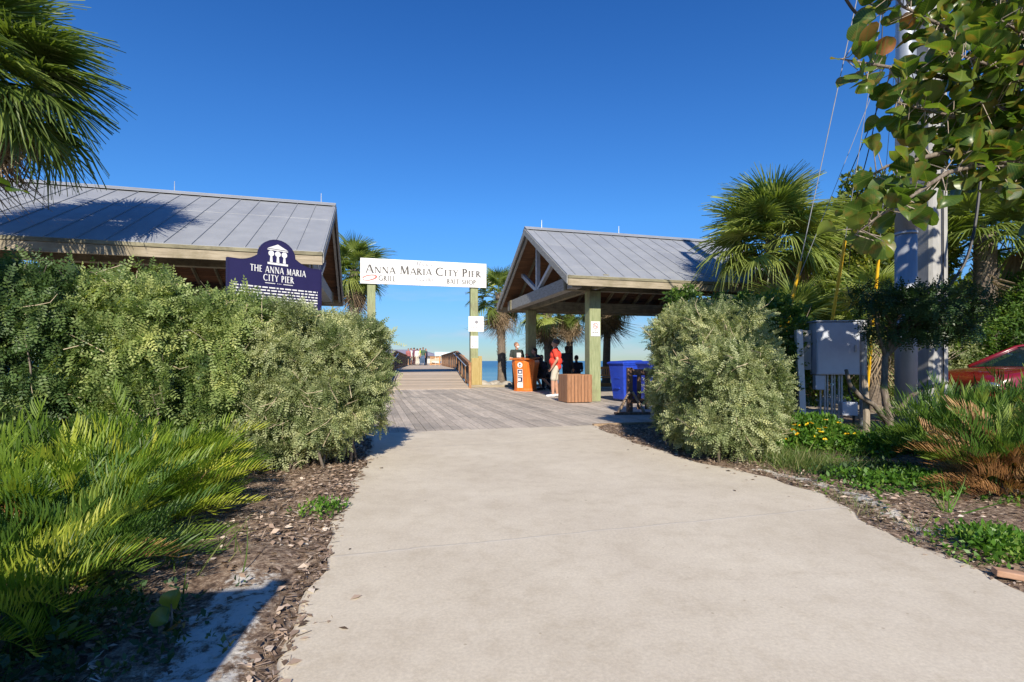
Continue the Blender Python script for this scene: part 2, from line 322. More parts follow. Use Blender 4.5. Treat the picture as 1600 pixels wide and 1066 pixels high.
def groundmat():
    m,t,n,l,b=newmat('ground_soil'); tc=n.new('ShaderNodeTexCoord')
    def noise(s,d=8,r=.7):
        x=n.new('ShaderNodeTexNoise'); x.inputs['Scale'].default_value=s; x.inputs['Detail'].default_value=d; x.inputs['Roughness'].default_value=r; l.new(tc.outputs['Object'],x.inputs['Vector']); return x
    mu=ramp(n,[(.36,(.04,.028,.02)),(.47,(.15,.10,.07)),(.56,(.32,.24,.17)),(.66,(.52,.43,.34))]); l.new(noise(22,10,.8).outputs['Fac'],mu.inputs[0])
    sa=ramp(n,[(.32,(.30,.27,.22)),(.5,(.56,.53,.47)),(.75,(.66,.63,.58))]); l.new(noise(9,10,.75).outputs['Fac'],sa.inputs[0])
    at_=n.new('ShaderNodeAttribute'); at_.attribute_name='sand'
    nz=noise(9,10,.8); ad=n.new('ShaderNodeMath'); ad.operation='ADD'; l.new(at_.outputs['Fac'],ad.inputs[0]); l.new(nz.outputs['Fac'],ad.inputs[1])
    r=ramp(n,[(.93,(0,0,0)),(1.0,(1,1,1))]); s=n.new('ShaderNodeMath'); s.operation='MULTIPLY'; s.inputs[1].default_value=.9; l.new(ad.outputs[0],s.inputs[0]); l.new(s.outputs[0],r.inputs[0])
    mx=n.new('ShaderNodeMixRGB'); l.new(r.outputs[0],mx.inputs[0]); l.new(mu.outputs[0],mx.inputs[1]); l.new(sa.outputs[0],mx.inputs[2]); l.new(mx.outputs[0],b.inputs['Base Color'])
    b.inputs['Roughness'].default_value=.95; b.inputs['Specular IOR Level'].default_value=.2
    bp=n.new('ShaderNodeBump'); bp.inputs['Strength'].default_value=.7; bp.inputs['Distance'].default_value=.02; l.new(noise(30,8).outputs['Fac'],bp.inputs['Height']); l.new(bp.outputs[0],b.inputs['Normal'])
    return m
g=npmesh('ground',v,q,groundmat()); tag(g,None,None,kind='structure')
xf,yf=v[:,0],v[:,1]; xl=edge_x(PL,np.clip(yf,-7,8)); xr=edge_x(PR,np.clip(yf,-7,8.4))
sand=np.zeros(len(v))
dl=xl-xf; ok=(dl>-.1)&(yf<4.3); sand=np.where(ok,np.clip(1.35-np.abs(dl-.30)/.30,0,1)*np.clip((3.4-yf)/.9,0,1)*.63,sand)
dr=xf-xr; ok=(dr>-.1)&(yf<5.2); sand=np.where(ok,np.clip(1.0-np.abs(dr-.25)/.5,0,1)*.62*np.clip((yf-2.4)/.8,0,1),sand)
sand=np.where(tv(xf,yf)>12.5,.75,sand); sand=np.where((xf>7)|(yf<-1)|(xf<-9),.38,sand)
a=g.data.attributes.new('sand','FLOAT','POINT'); a.data.foreach_set('value',sand.astype(np.float32))
# concrete path: gridded slab so the joint grooves are real
def concmat():
    m,t,n,l,b=newmat('path_concrete'); tc=n.new('ShaderNodeTexCoord')
    def noise(s,d=8,r=.65):
        x=n.new('ShaderNodeTexNoise'); x.inputs['Scale'].default_value=s; x.inputs['Detail'].default_value=d; x.inputs['Roughness'].default_value=r; l.new(tc.outputs['Object'],x.inputs['Vector']); return x
    r1=ramp(n,[(.3,(.575,.505,.40)),(.7,(.68,.61,.49))]); l.new(noise(1.1).outputs['Fac'],r1.inputs[0])
    r2=ramp(n,[(.40,(.88,.88,.88)),(.62,(1.04,1.04,1.04))]); l.new(noise(60,5,.8).outputs['Fac'],r2.inputs[0])
    mm=n.new('ShaderNodeMixRGB'); mm.blend_type='MULTIPLY'; mm.inputs[0].default_value=1; l.new(r1.outputs[0],mm.inputs[1]); l.new(r2.outputs[0],mm.inputs[2])
    vo=n.new('ShaderNodeTexVoronoi'); vo.inputs['Scale'].default_value=2.3; l.new(tc.outputs['Object'],vo.inputs['Vector'])
    r3=ramp(n,[(.012,(.45,.42,.36)),(.030,(1,1,1))]); l.new(vo.outputs['Distance'],r3.inputs[0])
    m3=n.new('ShaderNodeMixRGB'); m3.blend_type='MULTIPLY'; m3.inputs[0].default_value=.8; l.new(mm.outputs[0],m3.inputs[1]); l.new(r3.outputs[0],m3.inputs[2])
    r4=ramp(n,[(.36,(1.02,1.02,1.02)),(.50,(.99,.985,.975)),(.68,(.88,.865,.835))]); l.new(noise(.7,12,.78).outputs['Fac'],r4.inputs[0])
    m4=n.new('ShaderNodeMixRGB'); m4.blend_type='MULTIPLY'; m4.inputs[0].default_value=1; l.new(m3.outputs[0],m4.inputs[1]); l.new(r4.outputs[0],m4.inputs[2])
    v2=n.new('ShaderNodeTexVoronoi'); v2.inputs['Scale'].default_value=7.5; l.new(tc.outputs['Object'],v2.inputs['Vector'])
    r5=ramp(n,[(.035,(.55,.50,.43)),(.06,(1,1,1))]); l.new(v2.outputs['Distance'],r5.inputs[0])
    nm=noise(5.,10,.8); r6=ramp(n,[(.36,(.90,.885,.86)),(.52,(1,1,1)),(.7,(1.04,1.04,1.03))]); l.new(nm.outputs['Fac'],r6.inputs[0])
    m5=n.new('ShaderNodeMixRGB'); m5.blend_type='MULTIPLY'; m5.inputs[0].default_value=.55; l.new(m4.outputs[0],m5.inputs[1]); l.new(r5.outputs[0],m5.inputs[2])
    m6=n.new('ShaderNodeMixRGB'); m6.blend_type='MULTIPLY'; m6.inputs[0].default_value=1; l.new(m5.outputs[0],m6.inputs[1]); l.new(r6.outputs[0],m6.inputs[2])
    vc=n.new('ShaderNodeTexVoronoi'); vc.feature='DISTANCE_TO_EDGE'; vc.inputs['Scale'].default_value=.33
    nd=noise(2.2,8,.75); ms=n.new('ShaderNodeMixRGB'); ms.inputs[0].default_value=.28; l.new(tc.outputs['Object'],ms.inputs[1]); l.new(nd.outputs['Color'],ms.inputs[2]); l.new(ms.outputs[0],vc.inputs['Vector'])
    r7=ramp(n,[(.0006,(.66,.62,.56)),(.0022,(1,1,1))]); l.new(vc.outputs['Distance'],r7.inputs[0])
    m7=n.new('ShaderNodeMixRGB'); m7.blend_type='MULTIPLY'; m7.inputs[0].default_value=.16; l.new(m6.outputs[0],m7.inputs[1]); l.new(r7.outputs[0],m7.inputs[2])
    last=m7.outputs[0]
    wn=noise(3.,4); sp=n.new('ShaderNodeSeparateXYZ'); l.new(tc.outputs['Object'],sp.inputs[0])
    def mth(op,a,b_=None,c=None):
        x=n.new('ShaderNodeMath'); x.operation=op
        for k,v_ in enumerate((a,b_,c)):
            if v_ is None: continue
            if hasattr(v_,'is_linked') or hasattr(v_,'links'): l.new(v_,x.inputs[k])
            else: x.inputs[k].default_value=v_
        return x.outputs[0]
    tco=mth('ADD',mth('MULTIPLY',sp.outputs['X'],V.x),mth('MULTIPLY',sp.outputs['Y'],V.y)); tco=mth('SUBTRACT',tco,V.x*DO.x+V.y*DO.y)
    tco=mth('ADD',tco,mth('MULTIPLY',mth('SUBTRACT',wn.outputs['Fac'],.5),.07))
    for tj,wd,cc,am in ((-5.02,.006,(.36,.32,.27),.55),(-5.032,.010,(.66,.63,.58),.22),(-1.45,.012,(.42,.38,.32),.5),(-8.6,.006,(.3,.27,.22),.8)):
        f_=mth('MULTIPLY',mth('LESS_THAN',mth('ABSOLUTE',mth('SUBTRACT',tco,tj)),wd),am)
        mj=n.new('ShaderNodeMixRGB'); mj.inputs[2].default_value=(*cc,1); l.new(f_,mj.inputs[0]); l.new(last,mj.inputs[1]); last=mj.outputs[0]
    l.new(last,b.inputs['Base Color']); b.inputs['Roughness'].default_value=.88; b.inputs['Specular IOR Level'].default_value=.3
    bp=n.new('ShaderNodeBump'); bp.inputs['Strength'].default_value=.25; bp.inputs['Distance'].default_value=.004; l.new(noise(120,4).outputs['Fac'],bp.inputs['Height']); l.new(bp.outputs[0],b.inputs['Normal'])
    return m
CM=concmat()
ysl=np.concatenate([np.arange(-7,1,.4),np.arange(1,9.2,.02)])
ww=np.linspace(0,1,150)
xlA=np.interp(ysl,[p[1] for p in PLd],[p[0] for p in PLd]); xrA=np.interp(ysl,[p[1] for p in PRd],[p[0] for p in PRd])
Xp=xlA[:,None]+(xrA-xlA)[:,None]*ww[None]; Yp=np.repeat(ysl[:,None],150,1)
tt=(Yp-DO.y)*V.y+(Xp-DO.x)*V.x
over=tt>-.012
dt=np.where(over,(-.012-tt),0); Yp=Yp+dt/V.y   # trim to the deck edge
tt=np.minimum(tt,-.012)
Zp=np.zeros_like(Xp)
for tj,dep,wd in ((-5.02,.012,.022),(-1.45,.006,.02),(-8.6,.012,.022)):
    pass
ed=np.minimum(ww,1-ww)[None]*(xrA-xlA)[:,None]; Zp-=.012*np.exp(-(ed/.015)**2)
vv=np.c_[Xp.ravel(),Yp.ravel(),Zp.ravel()]; nr=len(ysl)
i=np.arange((nr-1)*150).reshape(nr-1,150)[:,:-1].ravel(); q=np.c_[i,i+1,i+151,i+150]
# drop collapsed quads
yq=Yp.ravel()[q]; xq=Xp.ravel()[q]
ok=(np.abs(yq[:,0]-yq[:,3])>1e-5)|(np.abs(yq[:,1]-yq[:,2])>1e-5); q=q[ok]
# skirts
base=len(vv); e=[k*150 for k in range(nr)]; e2=[k*150+149 for k in range(nr)]
sk_v=np.r_[vv[e]-[0,0,.12],vv[e2]-[0,0,.12]]; vv=np.r_[vv,sk_v]
sq=[(e[k+1],e[k],base+k,base+k+1) for k in range(nr-1)]+[(e2[k],e2[k+1],base+nr+k+1,base+nr+k) for k in range(nr-1)]
p=npmesh('concrete_path',vv,np.r_[q,np.array(sq)],CM); tag(p,None,None,kind='structure')
# parking lot asphalt far right
asp=mat('asphalt',(.09,.09,.09),(.14,.14,.14),scale=30,rough=.9,bump=.3)
b=MB(); b.box(7.6,8.6,-.2,30,11.6,.006); tag(b.build('road',asp),None,None,kind='structure')
# water
def watermat():
    m,t,n,l,b=newmat('sea_water'); tc=n.new('ShaderNodeTexCoord')
    sx=n.new('ShaderNodeSeparateXYZ'); l.new(tc.outputs['Object'],sx.inputs[0])
    mr=n.new('ShaderNodeMapRange'); mr.inputs[1].default_value=25; mr.inputs[2].default_value=260; l.new(sx.outputs['Y'],mr.inputs[0])
    no=n.new('ShaderNodeTexNoise'); no.inputs['Scale'].default_value=.05; mpp=n.new('ShaderNodeMapping'); mpp.inputs['Scale'].default_value=(.25,1.2,1); l.new(tc.outputs['Object'],mpp.inputs[0]); l.new(mpp.outputs[0],no.inputs['Vector'])
    ma=n.new('ShaderNodeMath'); ma.operation='MULTIPLY_ADD'; ma.inputs[1].default_value=.5; l.new(no.outputs['Fac'],ma.inputs[0]); l.new(mr.outputs[0],ma.inputs[2])
    r=ramp(n,[(.25,(.22,.36,.33)),(.6,(.08,.22,.25)),(1.0,(.015,.09,.15))]); l.new(ma.outputs[0],r.inputs[0]); l.new(r.outputs[0],b.inputs['Base Color'])
    b.inputs['Roughness'].default_value=.28; b.inputs['Specular IOR Level'].default_value=.35
    n2=n.new('ShaderNodeTexNoise'); n2.inputs['Scale'].default_value=1.1; n2.inputs['Detail'].default_value=6; mq=n.new('ShaderNodeMapping'); mq.inputs['Scale'].default_value=(.6,1.6,1); l.new(tc.outputs['Object'],mq.inputs[0]); l.new(mq.outputs[0],n2.inputs['Vector'])
    bp=n.new('ShaderNodeBump'); bp.inputs['Strength'].default_value=.9; bp.inputs['Distance'].default_value=.25; l.new(n2.outputs['Fac'],bp.inputs['Height']); l.new(bp.outputs[0],b.inputs['Normal'])
    return m
b=MB(); b.add([(-9000,-200,-1.15),(9000,-200,-1.15),(9000,12000,-1.15),(-9000,12000,-1.15)],[(0,1,2,3)])
wm=watermat()
b=MB(); b.add([(-9000,16,-1.15),(9000,16,-1.15),(9000,12000,-1.15),(-9000,12000,-1.15)],[(0,1,2,3)])
tag(b.build('water',wm),None,None,kind='structure')
# ---------------------------------------------------------------- deck
def boards(mb,x0,x1,y0,y1,bw=.142,gap=.007,z=0,th=.04,along='y',joint=(2.4,4.8)):
    x=x0
    while x<x1-.02:
        w_=min(bw-gap,x1-x)
        y=y0-R.uniform(0,3) if joint else y0
        while y<y1:
            L_=R.choice([joint[0],joint[1],3.6]) if joint else y1-y0
            a=max(y,y0); c=min(y+L_-.004,y1)
            if c-a>.05:
                dz=R.uniform(-.002,.002); t_=R.random()
                if along=='y': mb.box(x,a,z-th+dz,x+w_,c,z+dz,t_)
                else: mb.box(a,x,z-th+dz,c,x+w_,z+dz,t_)
            y+=L_
        x+=bw
d=thing('boardwalk',None,None,DO,TH); d['kind']='structure'
m=MB(); boards(m,-9,13,0,12.9); m.build('deck_boards',MT['deck_wood'],d)
m=MB(); m.box(-9,.02,-.12,13,12.85,-.045); m.build('deck_gap_shade',MT['dark_metal'],d)  # dark sheet below the boards, standing in for shade in the gaps
m=MB(); m.box(1.75,-.09,-.1,13,-.005,.03); m.build('edge_timber',MT['fence_wood'],d,bevel=.008)
m=MB(); m.box(2.0,12.65,.0,13,12.82,.10); m.build('edge_kerb',MT['fascia_wood'],d,bevel=.01)
# ---------------------------------------------------------------- pavilions
def pavilion(label,origin,W,Lr,rods,lampside):
    P=thing('picnic_pavilion',label,'pavilion',origin,TH,'open timber picnic pavilions')
    ez=3.27; rz=5.36; hw=W/2; sl=(rz-ez)/hw; ang=math.atan(sl); slen=math.hypot(hw,rz-ez)
    def slope(side,mb,s0,s1,d0,d1,t0=0,t1=1,tint=None):   # slab between depths below the top surface
        vs=[]
        for s in (s0,s1):
            for k in (t0,t1):
                for dd in (d0,d1):
                    y=k*hw; z=ez+sl*y-dd/math.cos(ang)
                    vs.append((s,y if side<0 else W-y,z))
        f=[(0,1,3,2),(4,6,7,5),(0,2,6,4),(1,5,7,3),(0,4,5,1),(2,3,7,6)]
        mb.add(vs,f,tint)
    r=MB()
    for sd in (-1,1): slope(sd,r,0,Lr,0,.025,t0=0,t1=1)
    roof=r.build('roof',MT['metal_roof'],P)
    sm=MB(); k=.2
    while k<Lr:
        for sd in (-1,1): slope(sd,sm,k-.009,k+.009,-.017,0.004,0,.985)
        k+=.455
    for sd in (-1,1):
        slope(sd,sm,-.02,Lr+.02,-.006,.002,.60,.604); 
        if Lr<7.9: slope(sd,sm,-.02,Lr+.02,-.006,.002,.14,.144)
        slope(sd,sm,-.03,.05,-.012,.03); slope(sd,sm,Lr-.05,Lr+.03,-.012,.03)
        slope(sd,sm,-.03,Lr+.03,-.045,-.036,.945,1.003)
    sm.build('seam',MT['metal_roof'],roof)
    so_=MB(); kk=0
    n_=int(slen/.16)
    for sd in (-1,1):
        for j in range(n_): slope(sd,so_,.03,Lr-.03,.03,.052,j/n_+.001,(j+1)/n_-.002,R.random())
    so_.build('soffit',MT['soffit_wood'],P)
    ra=MB(); k=.7
    while k<Lr-.4:
        for sd in (-1,1): slope(sd,ra,k-.02,k+.02,.054,.20,.02,.97)
        k+=.61
    ra.build('rafter',MT['beam_wood'],P)
    fa=MB()
    for y0,y1,y2 in ((-.035,0,.0),(W,W+.035,W)):
        fa=MB(); fa.box(-.02,y0,ez-.27,Lr+.02,y1,ez-.095); fa.build('fascia',MT['fascia_wood'],P,bevel=.004)
    fb=MB()
    for y0,y1 in ((-.055,.0),(W,W+.055)): fb=MB(); fb.box(-.025,y0,ez-.09,Lr+.025,y1,ez-.02); fb.build('drip_board',MT['beam_wood'],P,bevel=.004)
    rk=MB()
    for sd in (-1,1):
        for a,b_ in ((-.045,.0),(Lr,Lr+.045)): rk=MB(); slope(sd,rk,a,b_,.03,.20,0,.998); rk.build('rake_board',MT['grey_wood'],P)
        for a,b_ in ((.05,.11),(Lr-.11,Lr-.05)): rk=MB(); slope(sd,rk,a,b_,.06,.26,.06,.99); rk.build('rake_beam',MT['grey_wood'],P)
    pt=[]
    for s_ in (1.07,Lr-1.07):
        for t_ in (.9,W-.9):
            q_=MB(); q_.box(s_-.165,t_-.165,0,s_+.165,t_+.165,3.0); pt.append(q_.build('post',MT['post_wood'],P,bevel=.012))
            q_=MB(); q_.box(s_-.15,t_-.15,0,s_+.15,t_+.15,.0); 
    bm=MB()
    for t_ in (.9,W-.9): bm=MB(); bm.box(.25,t_-.09,3.002,Lr-.25,t_+.09,3.36); bm.build('eave_beam',MT['beam_wood'],P,bevel=.006)
    tb=MB()
    for s_ in (1.07,Lr-1.07): tb=MB(); tb.box(s_-.08,.05,3.03,s_+.08,W-.05,3.33); tb.build('tie_beam',MT['beam_wood'],P,bevel=.006)
    for s_ in (.42,Lr-.42):
        c_=MB(); c_.box(s_-.14,.45,3.02,s_+.14,W-.45,3.36)
        tr=c_.build('truss',MT['grey_wood'],P,bevel=.006)
        m_=MB(); m_.beam((s_,W/2,3.36),(s_,W/2,rz-.28),.12,.12,up=(1,0,0)); m_.build('king_post',MT['truss_metal'],tr)
        for sg in (-1,1):
            m_=MB(); yy=W/2+sg*hw*.46; zz=ez+sl*(hw-abs(yy-W/2))-.26
            m_.beam((s_,W/2+sg*.06,3.38),(s_,yy,zz),.12,.11,up=(1,0,0)); m_.build('strut',MT['truss_metal'],tr)
    for k in rods:
        q_=MB(); q_.tube([(k,W/2,rz),(k,W/2,rz+.30)],[.014,.007],6); q_.ell((k,W/2,rz+.012),(.03,.03,.02),8,4); q_.build('lightning_rod',MT['galv'],roof)
    return P,pt
A=Vector((1.42,12.87,0))
PR_,pr_posts=pavilion('timber pavilion right of the entrance sign, with people in its shade',A,7.4,7.8,(.55,3.3,6.9),0)
A2=Vector((-3.83,10.15,0))-U*7.9
PL_,_=pavilion('timber pavilion behind the left hedge with a palm shadow on its seamed grey roof',A2,8.0,7.95,(.8,4.1,7.6),0)
# lamp disc on near post of right pavilion
m=MB(); M=Matrix.Translation((1.07,.9-.17,2.98+.12))@Matrix.Rotation(math.pi/2,4,'X'); 
m.tube([M@Vector((0,0,0)),M@Vector((0,0,.04)),M@Vector((0,0,.06))],[.085,.085,.06],20); m.build('lamp',MT['galv'],PR_)
def pv(s,t,z=0): return A+U*s+V*t+Vector((0,0,z))
# ---------------------------------------------------------------- lettering (stroke-built serif capitals)
TK,TN=.185,.09
def G(ch,serif=True,mono=None):
    T=mono or TK; t=mono or TN; out=[]
    def ln(x0,y0,x1,y1,w):
        d=Vector((x1-x0,y1-y0)); 
        if d.length<1e-6: return
        nn=Vector((-d.y,d.x)).normalized()*w/2
        if abs(d.y)>abs(d.x)*.4:
            hw=w/2*d.length/abs(d.y); out.append([(x0-hw,y0),(x0+hw,y0),(x1+hw,y1),(x1-hw,y1)])
        else: out.append([(x0-nn.x,y0-nn.y),(x1-nn.x,y1-nn.y),(x1+nn.x,y1+nn.y),(x0+nn.x,y0+nn.y)])
    def sf(x,y,w=.15):
        if serif: yy=y+.0 if y<.5 else y-.045; out.append([(x-w,yy),(x+w,yy),(x+w,yy+.045),(x-w,yy+.045)])
    def arc(cx,cy,rx,ry,a0,a1):
        k=14
        for i in range(k):
            a=math.radians(a0+(a1-a0)*i/k); c=math.radians(a0+(a1-a0)*(i+1)/k); q=[]
            wa=t/2+(T-t)/2*abs(math.cos(a)); wc=t/2+(T-t)/2*abs(math.cos(c))
            q=[(cx+(rx-wa)*math.cos(a),cy+(ry-wa)*math.sin(a)),(cx+(rx+wa)*math.cos(a),cy+(ry+wa)*math.sin(a)),
               (cx+(rx+wc)*math.cos(c),cy+(ry+wc)*math.sin(c)),(cx+(rx-wc)*math.cos(c),cy+(ry-wc)*math.sin(c))]
            out.append(q)
    w=.8
    if ch=='A': ln(.06,0,.38,1,t); ln(.42,1,.76,0,T); ln(.2,.33,.62,.33,t); sf(.06,0,.1); sf(.76,0,.13); w=.84
    elif ch=='B': ln(.15,0,.15,1,T); arc(.2,.75,.28,.22,-90,90); arc(.2,.27,.33,.24,-90,90); sf(.13,0,.12); sf(.13,1,.12); w=.66
    elif ch=='C': arc(.48,.5,.42,.48,48,312); w=.88
    elif ch=='E': ln(.15,0,.15,1,T); ln(.15,.965,.52,.965,t); ln(.15,.5,.45,.5,t); ln(.15,.035,.54,.035,t); sf(.13,0,.12); sf(.13,1,.12); w=.62
    elif ch=='G': arc(.48,.5,.42,.48,48,325); ln(.80,.06,.80,.42,T); sf(.8,.42,.12); w=.96
    elif ch=='H': ln(.15,0,.15,1,T); ln(.75,0,.75,1,T); ln(.15,.52,.75,.52,t); [sf(x,y) for x in (.15,.75) for y in (0,1)]; w=.92
    elif ch in 'I1': ln(.2,0,.2,1,T); sf(.2,0); sf(.2,1); w=.42
    elif ch=='K': ln(.15,0,.15,1,T); ln(.15,.45,.62,1,t); ln(.28,.55,.72,0,T); sf(.15,0); sf(.15,1); w=.78
    elif ch=='L': ln(.15,0,.15,1,T); ln(.15,.035,.55,.035,t); sf(.13,0,.12); sf(.15,1); w=.6
    elif ch=='M': ln(.14,0,.2,1,t); ln(.22,1,.52,.05,T); ln(.52,.05,.82,1,t); ln(.84,1,.9,0,T); sf(.14,0); sf(.9,0); w=1.08
    elif ch=='N': ln(.15,0,.15,1,t); ln(.17,1,.78,0,T); ln(.8,0,.8,1,t); sf(.15,0,.12); sf(.12,1,.1); sf(.8,1,.12); w=.96
    elif ch in 'O0': arc(.5,.5,.43,.48,0,360); w=1.
    elif ch=='P': ln(.15,0,.15,1,T); arc(.2,.72,.30,.25,-90,90); sf(.15,0); sf(.13,1,.12); w=.62
    elif ch=='R': ln(.15,0,.15,1,T); arc(.2,.75,.28,.22,-90,90); ln(.3,.52,.7,0,T); sf(.15,0); sf(.13,1,.12); sf(.72,0,.09); w=.76
    elif ch=='S': arc(.3,.74,.2,.22,20,270); arc(.3,.27,.23,.25,-160,90); w=.6
    elif ch=='T': ln(.38,0,.38,1,T); ln(.04,.965,.72,.965,t); sf(.38,0); sf(.07,.98,.04); sf(.69,.98,.04); w=.74
    elif ch=='Y': ln(.38,0,.38,.5,T); ln(.38,.48,.08,1,T*.9); ln(.38,.48,.68,1,t); sf(.38,0); sf(.07,1,.1); sf(.69,1,.1); w=.74
    elif ch=='9': arc(.3,.7,.22,.26,0,360); arc(.05,.6,.47,.6,-70,10); w=.62
    elif ch=='i': ln(.1,0,.16,.5,t); ln(.18,.65,.19,.7,t*1.5); w=.28
    elif ch=='n': ln(.1,0,.16,.5,t); arc(.28,.35,.12,.14,0,170); ln(.38,0,.42,.35,t); w=.5
    elif ch=='c': arc(.25,.25,.17,.23,50,310); w=.42
    elif ch=='e': arc(.25,.25,.17,.23,-10,310) ; arc(.25,.25,.17,.23,-60,-40); ln(.1,.27,.42,.27,t); w=.44
    elif ch=='s': arc(.2,.37,.11,.11,20,270); arc(.2,.13,.12,.12,-160,90); w=.36
    elif ch=='t': ln(.14,0,.2,.7,t); ln(.04,.5,.32,.5,t); w=.34
    elif ch=='o': arc(.25,.25,.18,.23,0,360); w=.48
    elif ch=='r': ln(.1,0,.16,.5,t); arc(.3,.3,.14,.18,60,150); w=.36
    elif ch=='-': ln(.05,.4,.35,.4,t); w=.4
    else: w=.45
    return out,w
def text(mb,s,fn,x,y,h,small=None,width=None,serif=True,mono=None,slant=0,space=.06):
    """fn(x,y)->3D; upper-case first letters at h, the rest at small*h when small is set; width fits the line"""
    runs=[];cx=0
    for k,ch in enumerate(s):
        first=(k==0 or s[k-1]==' '); hh=h*(small if (small and not first) else 1)
        g_,w_=G(ch,serif,mono); runs.append((cx,g_,hh)); cx+=(w_+space)*hh
    kx=(width/cx) if width else 1
    z=0
    for ox,g_,hh in runs:
        for pl in g_:
            z=(z+1)%7
            vs=[fn(x+(ox+(px+slant*py)*hh)*kx,y+py*hh,z*.00018) for px,py in pl]
            mb.add(vs,[(0,1,2,3)])
    return cx*kx
def facer(o,ax,up=Vector((0,0,1))):
    """local plane through o, x along ax; normal points to the viewer side"""
    ax=Vector(ax).normalized(); nn=ax.cross(up)
    return (lambda x,y,z=0: Vector(o)+ax*x+up*y+nn*(.004+z)), nn
# entrance sign
a0=at(563,402,20.2); a1=at(760,412,21.5); ax=(Vector((a1.x,a1.y,0))-Vector((a0.x,a0.y,0))); Wd=ax.length; ax.normalize()
ang=math.atan2(ax.y,ax.x); E=thing('entrance_sign','wide white pier name board on two tall timber posts over the boardwalk','sign',(a0.x,a0.y,0),ang)
zt=5.17; zb=4.16
m=MB(); m.box(0,0,zb,Wd,.06,zt); bd=m.build('sign_board',MT['white_paint'],E,bevel=.005)
m=MB()
for (x0,z0,x1,z1) in ((.1,zb+.07,Wd-.1,zb+.082),(.1,zt-.082,Wd-.1,zt-.07),(.1,zb+.082,.112,zt-.082),(Wd-.112,zb+.082,Wd-.1,zt-.082)): m.box(x0,-.004,z0,x1,.0,z1)
m.build('border',MT['letter_faint'],bd)
fn=lambda x,y,z=0: Vector((x,-.004-z,zb+y))
m=MB(); text(m,'ANNA MARIA CITY PIER',fn,.20,.43,.33,.78,Wd-.42,space=.05); m.build('lettering',MT['letter_grey'],bd)
m=MB(); text(m,'GRILL',fn,.70,.13,.21,None,.66); text(m,'BAIT SHOP',fn,Wd-1.66,.12,.19,None,1.22); m.build('small_lettering',MT['letter_grey'],bd)
m=MB(); text(m,'Historic',fn,Wd/2-.36,.80,.15,width=.66,serif=False,slant=.2); text(m,'- Since 1911 -',fn,Wd/2-.55,.16,.15,width=1.0,serif=False,slant=.2); m.build('script_lettering',MT['letter_faint'],bd)
m=MB()
for k in range(22):                                    # red brush oval
    p=[]
    for j,kk in ((0,k),(0,k+1),(1,k+1),(1,k)):
        a=math.radians(kk*330/22+200); wv=.022+.02*math.sin(kk*.143)
        rx=.29-(wv if j else 0)*1.6; rz_=.115-(wv if j else 0)
        p.append(fn(.355+rx*math.cos(a),.24+rz_*math.sin(a)+.05*math.cos(a),0))
    m.add(p,[(0,1,2,3)])
m.build('red_emblem',MT['letter_red'],bd)
for s_ in (.42,Wd-.50):
    m=MB(); m.box(s_-.16,.065,-.1,s_+.16,.36,zt-.25); m.build('post',MT['post_wood'],E,bevel=.015)
m=MB()
m.box(Wd-.63,-.005,-.1,Wd-.29,.06,1.22); m.box(Wd-.33,.07,-.1,Wd-.17,.3,1.30); m.build('post_brace',MT['post_wood_tan'],E,bevel=.015)
bx=Wd-.50
def panel(name,label,cat,M,w_,h_,marks,mt='paper',group=None):
    t_=thing(name,label,cat); t_.matrix_world=M
    m=MB(); m.box(-w_/2,0,-h_/2,w_/2,.008,h_/2); m.build('plate',MT[mt],t_)
    f=lambda x,y,z=0: Vector((x,-.002-z,y))
    for nm,mk,ml in marks:
        m=MB(); mk(m,f); m.build(nm,MT[ml],t_)
    return t_
EM=Matrix.Translation((a0.x,a0.y,0))@Matrix.Rotation(ang,4,'Z')
def ring(m,f,cx,cy,r,w_,n_=24,z=0,a0=0,a1=360):
    for k in range(n_):
        a=math.radians(a0+(a1-a0)*k/n_); c=math.radians(a0+(a1-a0)*(k+1)/n_)
        m.add([f(cx+(r-w_)*math.cos(a),cy+(r-w_)*math.sin(a),z),f(cx+r*math.cos(a),cy+r*math.sin(a),z),f(cx+r*math.cos(c),cy+r*math.sin(c),z),f(cx+(r-w_)*math.cos(c),cy+(r-w_)*math.sin(c),z)],[(0,1,2,3)])
def bars(m,f,x0,x1,ys,h,seed=1,z=0):
    r_=random.Random(seed)
    for y in ys:
        x=x0
        while x<x1-.001:
            w_=min(r_.uniform(1.5,5)*h,x1-x); m.add([f(x,y,z),f(x+w_,y,z),f(x+w_,y+h,z),f(x,y+h,z)],[(0,1,2,3)]); x+=w_+h*.9
def mk1(m,f): ring(m,f,.02,.08,.07,.07); bars(m,f,-.25,.25,(-.10,-.17),.025)
def mk2(m,f): bars(m,f,-.12,.12,(.16,.10,.02,-.04),.02,3); ring(m,f,-.09,-.17,.03,.03)
panel('notice_sign','larger square white notice high on the entrance sign post','sign',EM@Matrix.Translation((bx+.07,.052,1.1+(564-506)/F*21.3)),.64,.64,[('lettering',mk1,'letter_faint')])
panel('notice_sign','narrow white notice fixed below the square one on the post','sign',EM@Matrix.Translation((bx+.0,.052,1.1+(564-534.5)/F*21.3)),.32,.52,[('lettering',mk2,'letter_faint')])
